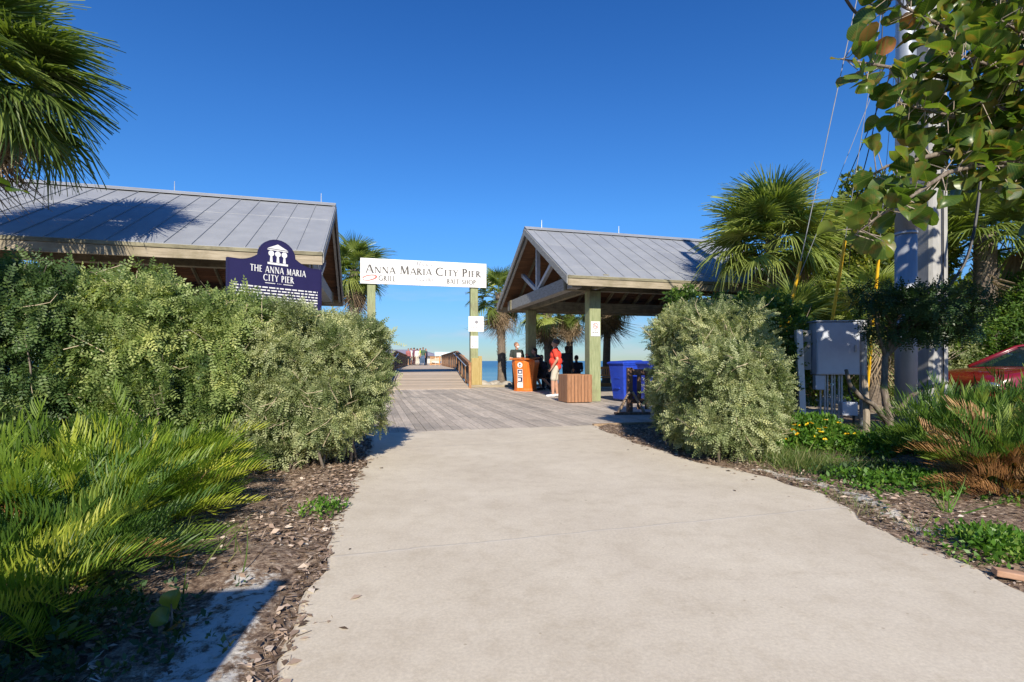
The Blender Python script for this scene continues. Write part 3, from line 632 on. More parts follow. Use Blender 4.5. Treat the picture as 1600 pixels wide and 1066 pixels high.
# no smoking sign on the pavilion post
pp=pv(1.07,.9-.165); 
def mk3(m,f):
    bars(m,f,-.05,.06,(.065,),.018,4)
    text(m,'NO',f,-.035,-.055,.04,serif=False,mono=.16,width=.075); text(m,'SMOKING',f,-.10,-.12,.04,serif=False,mono=.16,width=.20)
def mk4(m,f): ring(m,f,0,.08,.078,.014); m.add([f(-.05,.125,.001),f(-.042,.135,.001),f(.055,.033,.001),f(.045,.024,.001)],[(0,1,2,3)])
panel('no_smoking_sign','white no smoking sign with a red ring on the near pavilion post','sign',Matrix.Translation((pp.x,pp.y,1.1+(564-513)/F*13.6))@Matrix.Rotation(TH,4,'Z')@Matrix.Translation((.0,-.014,0)),.265,.40,[('lettering',mk3,'letter_grey'),('prohibition_symbol',mk4,'letter_red')])
# historical marker
l0=Vector((-3.28,5.9,0)); l1=Vector((-2.51,6.75,0)); ax=(l1-l0); Wm=ax.length; ang=math.atan2(ax.y,ax.x)
Hm=thing('historical_marker','navy blue historical marker with white lettering and arched top behind the left hedge','sign',l0,ang)
zs=2.30; prof=[(0,1.30),(Wm,1.30),(Wm,zs)]
def arch(off=0):
    pts=[(Wm-off,1.30+off),(Wm-off,zs-off)]
    xc=Wm/2
    for k in range(9):
        a=k/8; x=xc+.46-.23*a; 
        pts.append((x,zs-off+(.085*(a**2))))
    for k in range(15):
        a=math.pi*(k/14); r_=.225-off*.9; pts.append((xc+r_*math.cos(a),zs+.085-off*.2+(.21-off*.8)*math.sin(a)))
    for k in range(9):
        a=1-k/8; x=xc-.46+.23*a; pts.append((x,zs-off+(.085*(a**2))))
    pts+=[(off,zs-off),(off,1.30+off)]
    return pts[::-1]
RX=Matrix.Rotation(math.pi/2,4,'X')
def cleanp(P):
    o=[]
    for p in P:
        if not o or math.dist(p,o[-1])>.004: o.append(p)
    return o
m=MB(); m.prism(cleanp(arch(0)),-.05,0,M=RX); mb_=m.build('sign_board',MT['navy_trim'],Hm)
m=MB(); m.prism(cleanp(arch(.022)),0,.004,M=RX); m.build('panel_face',MT['navy_panel'],mb_)
f=lambda x,y,z=0: Vector((x,-.0075-z,y))
m=MB(); xc=Wm/2
m.add([f(xc-.125,zs+.175),f(xc+.125,zs+.175),f(xc,zs+.235)],[(0,1,2)])
m.add([f(xc-.125,zs+.155),f(xc+.125,zs+.155),f(xc+.125,zs+.167),f(xc-.125,zs+.167)],[(0,1,2,3)])
m.add([f(xc-.125,zs-.02),f(xc+.125,zs-.02),f(xc+.125,zs+.005),f(xc-.125,zs+.005)],[(0,1,2,3)])
for dx in (-.08,0,.08):
    m.add([f(xc+dx-.018,zs+.01),f(xc+dx+.018,zs+.01),f(xc+dx+.010,zs+.10),f(xc+dx-.010,zs+.10)],[(0,1,2,3)])
    ring(m,lambda x,y,z=0:f(x,y,z+.0006),xc+dx,zs+.115,.036,.036,10)
m.build('emblem',MT['white_letter'],mb_)
m=MB(); text(m,'THE ANNA MARIA',f,.245,zs-.125,.078,None,Wm-.46); text(m,'CITY PIER',f,.40,zs-.225,.078,None,Wm-.77)
m.add([f(.42,zs-.255),f(.54,zs-.255),f(.54,zs-.247),f(.42,zs-.247)],[(0,1,2,3)]); m.add([f(.64,zs-.255),f(.76,zs-.255),f(.76,zs-.247),f(.64,zs-.247)],[(0,1,2,3)])
for dx in (.57,.59,.61): m.add([f(dx-.004,zs-.255),f(dx+.004,zs-.255),f(dx+.004,zs-.247),f(dx-.004,zs-.247)],[(0,1,2,3)])
m.build('title_lettering',MT['white_letter'],mb_)
m=MB(); bars(m,f,.06,Wm-.06,[zs-.315-.036*k for k in range(17)],.016,5); m.build('text_lines',MT['white_letter'],mb_)
m=MB(); 
for s_ in (.04,Wm-.10): m.box(s_,.06,-.1,s_+.07,.13,zs-.1)
m.build('post',MT['navy_trim'],Hm)
# ---------------------------------------------------------------- lectern
Lc=thing('lectern','bright orange varnished wooden lectern with white and navy emblems beside the near officer','lectern',(.47,18.75,0),math.radians(-24))
def loftz(m,secs):
    n0=len(secs[0]); vs=[];fs=[]
    for s_ in secs: vs+=s_
    for i in range(len(secs)-1):
        for k in range(n0): k2=(k+1)%n0; fs.append((i*n0+k,i*n0+k2,(i+1)*n0+k2,(i+1)*n0+k))
    fs.append(tuple(range(n0-1,-1,-1))); fs.append(tuple(range((len(secs)-1)*n0,len(secs)*n0)))
    m.add(vs,fs)
m=MB(); secs=[]
for z,hw_,hd in ((.03,.36,.30),(.10,.345,.29),(.5,.37,.30),(.85,.41,.33),(1.05,.44,.345),(1.14,.43,.34)):
    secs.append([(-hw_*.55,-hd,z),(hw_*.25,-hd,z),(hw_,-hd*.35,z),(hw_,hd,z),(-hw_,hd,z),(-hw_,-hd*.55,z)])
loftz(m,secs); m.build('body',MT['lectern_wood'],Lc,bevel=.01)
m=MB(); m.add([(-.46,-.40,1.145),(.46,-.40,1.145),(.46,.36,1.20),(-.46,.36,1.20),(-.46,-.40,1.175),(.46,-.40,1.175),(.46,.36,1.23),(-.46,.36,1.23)],[(3,2,1,0),(4,5,6,7),(0,1,5,4),(1,2,6,5),(2,3,7,6),(3,0,4,7)]); 
m.build('top',MT['lectern_wood'],Lc,bevel=.01)
m=MB(); m.prism([(-.21,-.305),(.12,-.305),(.37,-.11),(.37,.30),(-.37,.30),(-.37,-.18)],0,.035); m.build('plinth',MT['lectern_wood'],Lc)
def lx(x,z,e=0): # point on the front facet, following its lean
    hd=np.interp(z,[.03,.1,.5,.85,1.05],[.30,.29,.30,.33,.345]); return Vector((x,-hd-.006-e,z))
fl=lambda x,y,z=0: lx(x,y,z)
m=MB(); m.add([fl(-.17,.13),fl(.05,.13),fl(.05,.30),fl(-.17,.30)],[(0,1,2,3)]); m.add([fl(-.155,.31),fl(.045,.31),fl(.045,.50),fl(-.155,.50)],[(0,1,2,3)]);m.add([fl(-.155,.50),fl(.045,.50),fl(.045,.80),fl(-.155,.80)],[(0,1,2,3)])
ring(m,fl,-.05,.95,.10,.10,20); m.build('white_panel',MT['paper'],Lc)
m=MB()
fe=lambda x,y,z=0: lx(x,y,.004)
for (x0,y0,x1,y1) in ((-.14,.64,-.10,.78),(-.10,.74,.03,.78),(.0,.64,.03,.74),(-.10,.64,.0,.67),(-.14,.54,.03,.575),(-.14,.47,.03,.51),(-.14,.34,.03,.38),(-.03,.38,.03,.47),(-.07,.88,-.03,.93),(-.08,.95,-.02,1.0)):
    m.add([fe(x0,y0),fe(x1,y0),fe(x1,y1),fe(x0,y1)],[(0,1,2,3)])
m.build('navy_emblem',MT['navy_panel'],Lc)
m=MB(); m.prism([(-.28,-.10),(-.18,-.14),(-.14,-.04),(-.24,.0)],1.225,1.40); tag(m.build('paper_stack',MT['paper']),'small upright white paper packet standing on the orange lectern','paper'); po=bpy.data.objects['paper_stack']; po.location=Lc.location; po.rotation_euler=Lc.rotation_euler
# slatted waste bin
Bn=thing('litter_bin','square brown slatted litter bin in front of the near pavilion post','bin',(1.45,13.28,0),TH)
s_=.66
m=MB(); m.box(.02,.02,.03,s_-.02,s_-.02,.70); m.build('liner',MT['dark_metal'],Bn)
m=MB(); kk=7
for i in range(kk):
    a=i*s_/kk+.004; c=(i+1)*s_/kk-.008
    m.box(a,0,.02,c,.02,.735,R.random()); m.box(a,s_-.02,.02,c,s_,.735,R.random()); 
    if 0<i<kk-1 or 1: m.box(-.001,a+.0,.02,.0,c,.735) if 0 else None
    m.box(-.022,a,.02,-.002,c,.735,R.random()); m.box(s_+.002,a,.02,s_+.022,c,.735,R.random())
m.build('slats',MT['bin_slat'],Bn,bevel=.003)
m=MB(); m.box(0,.021,.70,s_,.09,.742); m.box(0,s_-.09,.70,s_,s_-.021,.742); m.box(0,.09,.70,.07,s_-.09,.742); m.box(s_-.07,.09,.70,s_,s_-.09,.742); m.build('rim',MT['bin_slat'],Bn,bevel=.003)
# wheelie bins
def wheelie(label,x,y,rz):
    W_=thing('wheelie_bin',label,'bin',(x,y,0),rz,'blue wheelie bins')
    m=MB(); secs=[]
    for z,hw_,hd in ((.05,.24,.26),(.5,.275,.31),(1.0,.31,.36)): secs.append([(-hw_,-hd,z),(hw_,-hd,z),(hw_,hd,z),(-hw_,hd,z)])
    loftz(m,secs); m.build('body',MT['blue_plastic'],W_,bevel=.03)
    m=MB(); m.box(-.325,-.375,.985,.325,.375,1.02); m.build('rim',MT['blue_plastic'],W_,bevel=.008)
    m=MB(); secs=[[(-.34,-.40,1.022),(.34,-.40,1.022),(.34,.38,1.022),(-.34,.38,1.022)],[(-.335,-.39,1.06),(.335,-.39,1.06),(.335,.37,1.08),(-.335,.37,1.08)],[(-.26,-.30,1.09),(.26,-.30,1.09),(.26,.3,1.12),(-.26,.3,1.12)]]
    loftz(m,secs); m.build('lid',MT['blue_plastic'],W_,bevel=.01)
    m=MB(); m.tube([(-.27,.43,1.0),(.27,.43,1.0)],.016,8); m.box(-.28,.36,.97,-.24,.44,1.02); m.box(.24,.36,.97,.28,.44,1.02); m.build('handle',MT['blue_plastic'],W_)
    for sg in (-1,1):
        m=MB(); m.tube([(sg*.27,.27,.13),(sg*.33,.27,.13)],.13,18); wh=m.build('wheel',MT['black_rubber'],W_)
        m=MB(); m.tube([(sg*.331,.27,.13),(sg*.336,.27,.13)],.06,14); m.build('hub',MT['galv'],wh)
    m=MB(); 
    for z in (.35,.62): m.box(-.10,-.335,z,.10,-.30,z+.03)
    m.build('grip_bar',MT['blue_plastic'],W_)
    return W_
wheelie('blue wheelie bin nearer the pavilion post, wheel showing on its left side',3.12,14.0,math.radians(-62))
wheelie('blue wheelie bin partly hidden behind the dark wooden barrier',3.62,12.9,math.radians(-70))
wheelie('blue wheelie bin glimpsed through the base of the left hedge',-4.75,7.6,math.radians(15))
# wooden barrier
Wb=thing('wooden_barrier','dark weathered wooden barrier with an A shaped brace beside the right hedge','barrier',(2.34,10.6,0),math.radians(4))
for x in (.04,1.75):
    m=MB(); m.box(x,-.055,0,x+.11,.055,.96,.4); m.build('post',MT['barrier_wood'],Wb,bevel=.006)
m=MB(); m.box(.151,-.04,.80,1.75,.04,.93,.5); m.build('top_rail',MT['barrier_wood'],Wb,bevel=.006)
m=MB(); m.box(.151,-.03,.22,1.75,.03,.32,.6); m.build('bottom_rail',MT['barrier_wood'],Wb,bevel=.006)
m=MB()
for k in range(9): m.box(.24+k*.165,-.055,.10,.24+k*.165+.085,-.032,.84 if k%3 else .80,R.random())
m.build('slats',MT['barrier_wood'],Wb)
for sg in (-1,1):
    m=MB(); m.beam((.095+sg*.03,-.09,.46),(.095+sg*.28,-.12,.03),.04,.09,up=(0,1,0),tint=.9); m.build('brace',MT['fence_wood'],Wb)
m=MB(); m.box(-.25,-.20,0.0,.48,-.06,.05,.5); m.build('foot',MT['barrier_wood'],Wb)
# benches
def bench(label,loc,rz,mat_='bench_wood',w_=1.25,group='timber benches',back=True):
    B_=thing('bench',label,'bench',loc,rz,group)
    m=MB()
    for k in range(4): m.box(-w_/2,-.25+k*.12,.42,w_/2,-.15+k*.12,.455)
    m.build('seat',MT[mat_],B_)
    for sx_ in (-w_/2+.08,w_/2-.17):
        for sy in (-.24,.14): m=MB(); m.box(sx_,sy,0,sx_+.09,sy+.09,.418); m.build('leg',MT[mat_],B_)
    if back:
        m=MB(); m.box(-w_/2,.235,.78,w_/2,.275,.87); m.box(-w_/2,.235,.50,w_/2,.275,.56)
        k=-w_/2+.04
        while k<w_/2-.05: m.box(k,.245,.561,k+.05,.265,.779); k+=.105
        m.build('backrest',MT[mat_],B_)
        m=MB(); m.box(-w_/2,-.235,.06,w_/2,-.205,.20); m.build('apron',MT[mat_],B_)
    return B_
bench('orange brown slatted bench right of the near pavilion post',(3.78,20.45,0),TH+math.pi,w_=1.35)
bench('dark backless bench in pavilion shade behind the man in red',(1.30,19.9,0),TH,'barrier_wood',1.8,back=False)
# ---------------------------------------------------------------- pier
pd=math.radians(10); PU=Vector((math.cos(pd),math.sin(pd),0)); PVv=Vector((-math.sin(pd),math.cos(pd),0)); PO=Vector((-4.9,19.9,0))
Pi=thing('pier','long timber pier running out over the water behind the entrance sign','pier',PO,pd)
m=MB(); W3=3.25
def pz(y): return .012+min(1,max(0,y/8.0))*.64
y=-.35
while y<95:
    st=.142 if y<30 else .29
    z0,z1=pz(y),pz(y+st-.008); t_=R.random(); xa,xb=(0,W3)
    if 30<y<36: xa,xb=-2.6,W3+2.2
    vs=[(xa,y,z0-.04),(xb,y,z0-.04),(xb,y+st-.008,z1-.04),(xa,y+st-.008,z1-.04),(xa,y,z0),(xb,y,z0),(xb,y+st-.008,z1),(xa,y+st-.008,z1)]
    m.add(vs,[(3,2,1,0),(4,5,6,7),(0,1,5,4),(1,2,6,5),(2,3,7,6),(3,0,4,7)],t_); y+=st
m.build('deck_boards',MT['pier_wood'],Pi)
m=MB()
for x in (.1,W3-.25):
    for (ya,yb) in ((0,8),(8,95)): m.beam((x+.07,ya,pz(ya)-.17),(x+.07,yb,pz(yb)-.17),.15,.24)
m.build('stringer',MT['rail_wood'],Pi)
for yy in (4,9,15,22,30.5,35.5,44,54,66,80):
    for x in ([.25,W3-.25] if not 30<yy<36 else [-2.3,.25,W3-.25,W3+1.9]): m=MB(); m.tube([(x,yy,-3),(x,yy,pz(yy)-.26)],.14,10); m.build('pile',MT['post_wood_tan'],Pi)
def rail(pts,mt,top,step=.13,name='railing',ph=1.02,posts=1.9):
    P0=None; pk=MB(); tp=MB(); PS=[]
    for a,b_ in zip(pts,pts[1:]):
        a=Vector(a); b_=Vector(b_); Ld=(b_-a).length; k=0
        tp.beam(a+Vector((0,0,ph)),b_+Vector((0,0,ph)),.13,.045,tint=.5); tp.beam(a+Vector((0,0,ph-.14)),b_+Vector((0,0,ph-.14)),.04,.09); tp.beam(a+Vector((0,0,.12)),b_+Vector((0,0,.12)),.05,.11)
        while k*step<Ld:
            p=a.lerp(b_,k*step/Ld); pk.box(p.x-.016,p.y-.016,p.z+.17,p.x+.016,p.y+.016,p.z+ph-.18) if mt!='pale_picket' else pk.box(p.x-.055,p.y-.012,p.z+.17,p.x+.055,p.y+.012,p.z+ph-.18); k+=1
        k=0
        while k*posts<=Ld+.01:
            p=a.lerp(b_,min(1,k*posts/Ld)); PS.append((p.x,p.y,p.z)); k+=1
    o=tp.build(name,MT[top],Pi); [MB().box(x-.05,y-.05,z-.15,x+.05,y+.05,z+ph-.024).build('rail_post',MT[top],o) for x,y,z in PS[:60]]; pk.build('pickets',MT[mt],o)
for x in (-.03,W3+.03):
    rail([(x,.1,pz(.1)),(x,8,pz(8)),(x,30,pz(30))],'dark_metal','rail_wood',.14,ph=.98)
    rail([(x,36,pz(36)),(x,94,pz(90))],'pale_picket','rail_wood',.3,ph=.98,posts=5)
for (xa,xb) in ((-2.6,-.05),(W3+.05,W3+2.2)):
    rail([(xa,36,pz(36)),(xb,36,pz(36))],'pale_picket','bench_wood',.22,name='platform_railing',ph=.98,posts=.8)
for xa in (-2.6,W3+2.2): rail([(xa,30,pz(30)),(xa,36,pz(36))],'pale_picket','bench_wood',.22,name='platform_railing',ph=.98,posts=2)
m=MB()
for (xa,xb) in ((.02,.9),(W3-.2,W3-.05)): pass
# handrail tubes on the ramp
m=MB(); m.tube([(.12,.3,pz(.3)+.86),(.12,8,pz(8)+.86)],.022,8); m.build('handrail',MT['galv'],Pi); m=MB(); m.tube([(W3-.12,.3,pz(.3)+.86),(W3-.12,8,pz(8)+.86),(W3-.12,8.6,pz(8)+.86),(W3-.02,8.65,pz(8)+.86)],.022,8); m.build('handrail',MT['galv'],Pi)
def PP(x,y): return PO+PU*x+PVv*y+Vector((0,0,pz(y)))
for (x,yy,lb,sd) in ((-.55,31.6,'small orange bench left of the people on the pier',-1),(W3-.55,31.2,'small orange bench right of the people on the pier',1)):
    q_=bench(lb,PP(x,yy),pd+math.pi,'bench_wood',1.1,group='small benches on the pier')
# interpretive panel and far building
m=MB(); pI=PP(W3+.2,33.5)
T_=thing('information_panel','wide pale blue information panel right of the people on the pier','sign',pI,pd)
m=MB(); m.box(-.75,0,.95,.95,.05,1.38); m.build('panel',MT['pale_blue'],T_); m=MB(); m.box(-.72,-.006,1.12,.92,-.001,1.24); m.build('stripe',MT['paper'],T_)
for x in (-.7,.84): m=MB(); m.box(x,.055,0,x+.07,.12,1.3); m.build('post',MT['pale_picket'],T_)
T_=thing('pier_building','low building with purple grey hipped roof at the far left end of the pier','building',(-21.5,96,0),0)
m=MB(); m.box(-7,0,-.2,7,8,2.0); m.build('wall',MT['wall_far'],T_)
m=MB(); m.add([(-7.8,-.8,2.0),(7.8,-.8,2.0),(7.8,8.8,2.0),(-7.8,8.8,2.0),(-3.5,4,3.3),(3.5,4,3.3)],[(0,1,5,4),(1,2,5),(2,3,4,5),(3,0,4),(3,2,1,0)]); m.build('roof',MT['roof_far'],T_)
for k in range(5): m=MB(); m.box(-6+k*2.6,-.05,.7,-4.8+k*2.6,-.005,1.6); m.build('window',MT['car_glass'],T_)
m=MB(); 
for x in (-6,0,6): m.tube([(x,4,-4),(x,4,-.2)],.3,8)
m.build('pile',MT['post_wood_tan'],T_)
# shoreline rocks
for k in range(16):
    s=R.uniform(3.0,9.5) if k>5 else R.uniform(2.7,4.4); t_=R.uniform(13.3,14.6); p=DO+U*s+V*t_
    m=MB(); r_=R.uniform(.16,.34); n0=len(m.v); m.ell((0,0,0),(r_*R.uniform(.9,1.4),r_,r_*.7),12,8)
    vv_=[]
    for x,y,z in m.v:
        f_=1+.22*math.sin(x*7+k)*math.cos(y*8+k*2)+.14*math.sin(z*11+k*3+x*5); vv_.append((x*f_,y*f_,z*f_))
    m.v=vv_; o=m.build('rock',MT['rock']); o.location=(p.x,p.y,R.uniform(-.12,.04)); o.rotation_euler=(R.uniform(-.3,.3),R.uniform(-.3,.3),R.uniform(0,6))
    tag(o,'rough tan shoreline boulder between the boardwalk edge and the sea','rock','boulders along the shore')
# ---------------------------------------------------------------- people
SK=[mat('skin_light',(.46,.24,.155),(.52,.29,.19),scale=4,rough=.5),mat('skin_tan',(.30,.15,.09),(.36,.19,.12),scale=4,rough=.5)]
def cloth(nm,c): 
    if nm not in MT: MT[nm]=mat(nm,c,tuple(x*1.2 for x in c),scale=14,rough=.85,bump=.15)
    return MT[nm]
def finish(m,name,mt,parent,vox,sm=3):
    o=m.build(name,mt,None); me0=o.data
    r_=o.modifiers.new('r','REMESH'); r_.mode='VOXEL'; r_.voxel_size=vox; r_.use_smooth_shade=True
    s_=o.modifiers.new('s','SMOOTH'); s_.iterations=sm; s_.factor=.5
    bpy.context.view_layer.update(); dg=bpy.context.evaluated_depsgraph_get()
    me=bpy.data.meshes.new_from_object(o.evaluated_get(dg)); o.modifiers.clear(); o.data=me; bpy.data.meshes.remove(me0); o.name=name
    if not me.materials: me.materials.append(mt)
    o.parent=parent; return o
STAND=dict(head=(0,-.01,1.64),neck=(0,.01,1.49),chest=(0,0,1.29),waist=(0,0,1.10),pelvis=(0,.01,.96),
  shL=(-.185,0,1.42),elL=(-.235,.02,1.13),wrL=(-.235,-.06,.88),shR=(.185,0,1.42),elR=(.235,.02,1.13),wrR=(.235,-.06,.88),
  hiL=(-.09,.01,.92),knL=(-.10,-.01,.50),anL=(-.11,.03,.09),hiR=(.09,.01,.92),knR=(.10,-.01,.50),anR=(.11,.03,.09),face=(0,-1,0),fd=(0,-1,0))
def person(label,loc,rz,pose,top,bottom,hair,skin=0,vox=.011,long_sleeve=False,shorts=False,belly=0,shoe=(.03,.03,.03),mask=False,scale=1,group=None,longhair=False,cap=None):
    J={k:Vector(v) for k,v in {**STAND,**pose}.items()}
    P=thing('person',label,'person',loc,rz,group); P.scale=(scale,)*3
    fc=J['face'].normalized(); h=J['head']; upv=(J['head']-J['neck']).normalized()*.5+Vector((0,0,.5)); upv.normalize()
    rt=fc.cross(upv).normalized(); upv=rt.cross(fc).normalized()
    HM=Matrix((rt,fc,upv)).transposed()   # columns right, face, up
    def hp(x,y,z): return h+HM@Vector((x,y,z))
    m=MB()
    m.ell(h+HM@Vector((0,-.012,.02)),(.076,.094,.105),16,12,M=HM); m.ell(hp(0,.022,-.055),(.054,.062,.062),14,8,M=HM)
    m.ell(hp(0,.098,-.012),(.014,.020,.026),8,6,M=HM); m.ell(hp(0,.088,-.052),(.026,.012,.010),8,6,M=HM); m.ell(hp(0,.086,.028),(.055,.012,.010),8,6,M=HM)
    for sg in (-1,1): m.ell(hp(sg*.078,-.005,-.005),(.012,.022,.032),8,6,M=HM)
    m.cap(J['neck']-Vector((0,0,.05)),h-upv*.06,.056,.052)
    tor=(J['chest']-J['pelvis']).normalized()
    def torso(m,g):
        sx=(J['shR']-J['shL']).normalized(); fy=tor.cross(sx).normalized(); TM=Matrix((sx,-fy,tor)).transposed()
        m.ell(J['pelvis'],(.155+g,.115+g,.12+g),16,10,M=TM); m.ell(J['waist'],(.145+g+belly*.5,.105+g+belly,.16+g),16,10,M=TM)
        m.ell(J['chest'],(.165+g+belly*.3,.115+g+belly*.4,.18+g),16,10,M=TM); m.cap(J['shL'],J['shR'],.062+g,.062+g)
        m.cap(J['chest']+tor*.12,J['neck'],.085+g*.5,.058+g*.3)
    torso(m,0)
    for s_ in 'LR':
        sh,el,wr=J['sh'+s_],J['el'+s_],J['wr'+s_]; m.cap(sh,el,.052,.041); m.cap(el,wr,.042,.028)
        d_=(wr-el).normalized(); side=d_.cross(J['fd']); side=side.normalized() if side.length>.1 else Vector((1,0,0)); pn=side.cross(d_).normalized()
        pc=wr+d_*.05; HMx=Matrix((side,pn,d_)).transposed(); m.ell(pc,(.040,.018,.052),10,8,M=HMx)
        for k in range(4):
            b0=pc+side*(-.028+.019*k)+d_*.035; ln_=(.060,.072,.068,.052)[k]
            b1=b0+d_*ln_*.6+pn*.008; m.cap(b0,b1,.010,.009,6); m.cap(b1,b1+(d_*.55+pn*.8)*ln_*.45,.009,.008,6)
        th=pc+side*.036-d_*.01; m.cap(th,th+(side*.5+d_*.7+pn*.3)*.05,.012,.010,6)
        hi,kn,an=J['hi'+s_],J['kn'+s_],J['an'+s_]; m.cap(hi,kn,.082,.056); m.cap(kn,kn.lerp(an,.35),.054,.054); m.cap(kn.lerp(an,.35),an,.054,.036)
        fdv=J['fd'].normalized(); m.cap(an+Vector((0,0,-.045)),an+fdv*.14+Vector((0,0,-.06)),.036,.030)
    finish(m,'body',SK[skin],P,vox)
    m=MB(); torso(m,.016)
    if shorts and not long_sleeve: m.ell(J['pelvis']-Vector((0,0,.04)),(.182,.143,.12),16,10)
    for s_ in 'LR':
        sh,el,wr=J['sh'+s_],J['el'+s_],J['wr'+s_]
        if long_sleeve: m.cap(sh,el,.066,.054); m.cap(el,wr.lerp(el,.08),.054,.040)
        else: m.cap(sh,sh.lerp(el,.62),.068,.064)
    finish(m,'shirt',top,P,vox)
    m=MB(); m.ell(J['pelvis']-Vector((0,0,.02)),(.172,.133,.125),16,10)
    for s_ in 'LR':
        hi,kn,an=J['hi'+s_],J['kn'+s_],J['an'+s_]
        if shorts: m.cap(hi,hi.lerp(kn,.86),.097,.080)
        else: m.cap(hi,kn,.097,.070); m.cap(kn,an,.068,.056)
    finish(m,'shorts' if shorts else 'trousers',bottom,P,vox)
    for s_ in 'LR':
        an=J['an'+s_]; fdv=J['fd'].normalized(); m=MB(); m.cap(an+Vector((0,0,-.035))-fdv*.03,an+fdv*.15+Vector((0,0,-.05)),.049,.040); finish(m,'shoe',cloth('shoe_%d%d'%(int(shoe[0]*99),int(shoe[2]*99)),shoe),P,vox)
    m=MB(); m.ell(hp(0,-.028,.045),(.085,.096,.093),16,10,M=HM)
    if longhair: m.ell(hp(0,-.07,-.03),(.075,.05,.12),12,8,M=HM)
    finish(m,'hair',hair,P,vox)
    m=MB()
    for sg in (-1,1): m.ell(hp(sg*.030,.084,.008),(.011,.006,.006),8,5,M=HM)
    m.build('eyes',MT['black_rubber'],P,smooth=True)
    if mask: m=MB(); m.ell(hp(0,.060,-.048),(.060,.052,.050),14,10,M=HM); m.build('face_mask',MT['paper'],P,smooth=True)
    if cap: m=MB(); m.ell(hp(0,-.015,.065),(.088,.100,.072),16,8,M=HM); m.ell(hp(0,.11,.055),(.065,.06,.010),12,6,M=HM); finish(m,'cap',cap,P,vox)
    return P
hd=cloth('hair_dark',(.025,.018,.014)); hg=cloth('hair_grey',(.06,.05,.045)); hb=cloth('hair_brown',(.08,.045,.025))
red=cloth('red_shirt',(.78,.055,.03)); blk=cloth('black_cloth',(.012,.013,.018)); navy=cloth('navy_cloth',(.014,.016,.035)); khaki=cloth('khaki_cloth',(.50,.45,.36)); olive=cloth('dark_uniform',(.022,.03,.028))
# man in red: seen from his right, looking to the left and away
person('man in a red shirt and pale shorts beside the slatted bin',(1.33,15.6,0),math.radians(-100),
   dict(face=(-.25,-1,-.05),elR=(.27,.07,1.16),wrR=(.25,-.07,.90),elL=(-.25,.03,1.15),wrL=(-.22,-.12,.92),anR=(.11,-.06,.09),knR=(.10,-.06,.50)),red,khaki,hg,0,shorts=True,belly=.055,shoe=(.6,.6,.62),scale=1.045)
bpy.data.objects[[o.name for o in scene.objects if o.name.startswith('person')][0]].scale=(1.15,1.17,.99)
o_=person('standing officer in dark uniform and white mask left of the orange lectern',(.18,19.35,0),math.radians(18),
   dict(elL=(-.26,-.04,1.15),wrL=(-.02,-.25,1.16),elR=(.26,-.04,1.15),wrR=(.03,-.24,1.20),face=(.55,-1,0)),olive,blk,cloth('hair_bald',(.22,.12,.08)),0,mask=True,scale=1.02)
m=MB(); m.box(-.27,-.02,1.30,-.255,.05,1.37); m.box(.06,-.147,1.29,.12,-.135,1.33); m.build('badge',MT['paper'],o_)
SIT=dict(pelvis=(0,.06,.52),waist=(0,.05,.66),chest=(0,.02,.86),neck=(0,-.01,1.06),head=(0,-.04,1.21),shL=(-.185,0,.99),shR=(.185,0,.99),
   elL=(-.24,-.06,.73),wrL=(-.14,-.28,.66),elR=(.24,-.06,.73),wrR=(.14,-.28,.66),hiL=(-.09,.02,.50),knL=(-.11,-.42,.52),anL=(-.11,-.45,.09),hiR=(.09,.02,.50),knR=(.11,-.42,.52),anR=(.11,-.45,.09))
def sit(dz=0,**k): 
    d_={a:tuple(v) for a,v in SIT.items()}; 
    d_={a:(v[0],v[1],v[2]+dz) for a,v in d_.items()}; d_.update(k); return d_
person('dark haired person in navy leaning on the right side of the lectern',(1.02,19.25,0),math.radians(-78),
   dict(pelvis=(0,.22,.80),waist=(0,.14,.95),chest=(0,.0,1.13),neck=(0,-.12,1.32),head=(0,-.19,1.45),shL=(-.18,-.08,1.26),shR=(.18,-.08,1.26),elL=(-.24,-.26,1.07),wrL=(-.1,-.42,1.25),elR=(.24,-.26,1.07),wrR=(.1,-.44,1.27),
   hiL=(-.09,.22,.78),hiR=(.09,.22,.78),knL=(-.10,-.05,.46),anL=(-.10,.12,.09),knR=(.10,.12,.45),anR=(.11,.42,.14)),navy,blk,hd,0,long_sleeve=True,shorts=True,longhair=True)
person('person in dark clothes seated on the shaded bench behind the lectern',(1.15,20.1,0),math.radians(20),sit(),blk,navy,hd,0,long_sleeve=True)
person('person in black standing close behind the man in red',(2.02,18.9,0),math.radians(150),dict(face=(.4,-1,0),elR=(.25,-.04,1.14),wrR=(.2,-.2,.98)),blk,blk,hd,1,long_sleeve=True,longhair=True,scale=.93)
person('person in a navy shirt seated facing the sea left of the near pavilion post',(2.52,20.0,0),math.radians(185),sit(dz=-.02),navy,blk,hd,1)
B2=bench('dark backless bench under the person facing the sea',(2.55,20.05,0),TH,'barrier_wood',1.2,group='timber benches',back=False)
cols=[((.30,.10,.10),'maroon shirt'),((.72,.70,.68),'white shirt'),((.16,.05,.08),'dark red top'),((.70,.62,.55),'cream shirt'),((.62,.75,.08),'bright yellow top'),((.05,.10,.06),'dark green shirt'),((.03,.03,.05),'black top')]
pos_=['leftmost','second from the left','third from the left','fourth from the left','fifth from the left','second from the right','rightmost']
pz_=PP
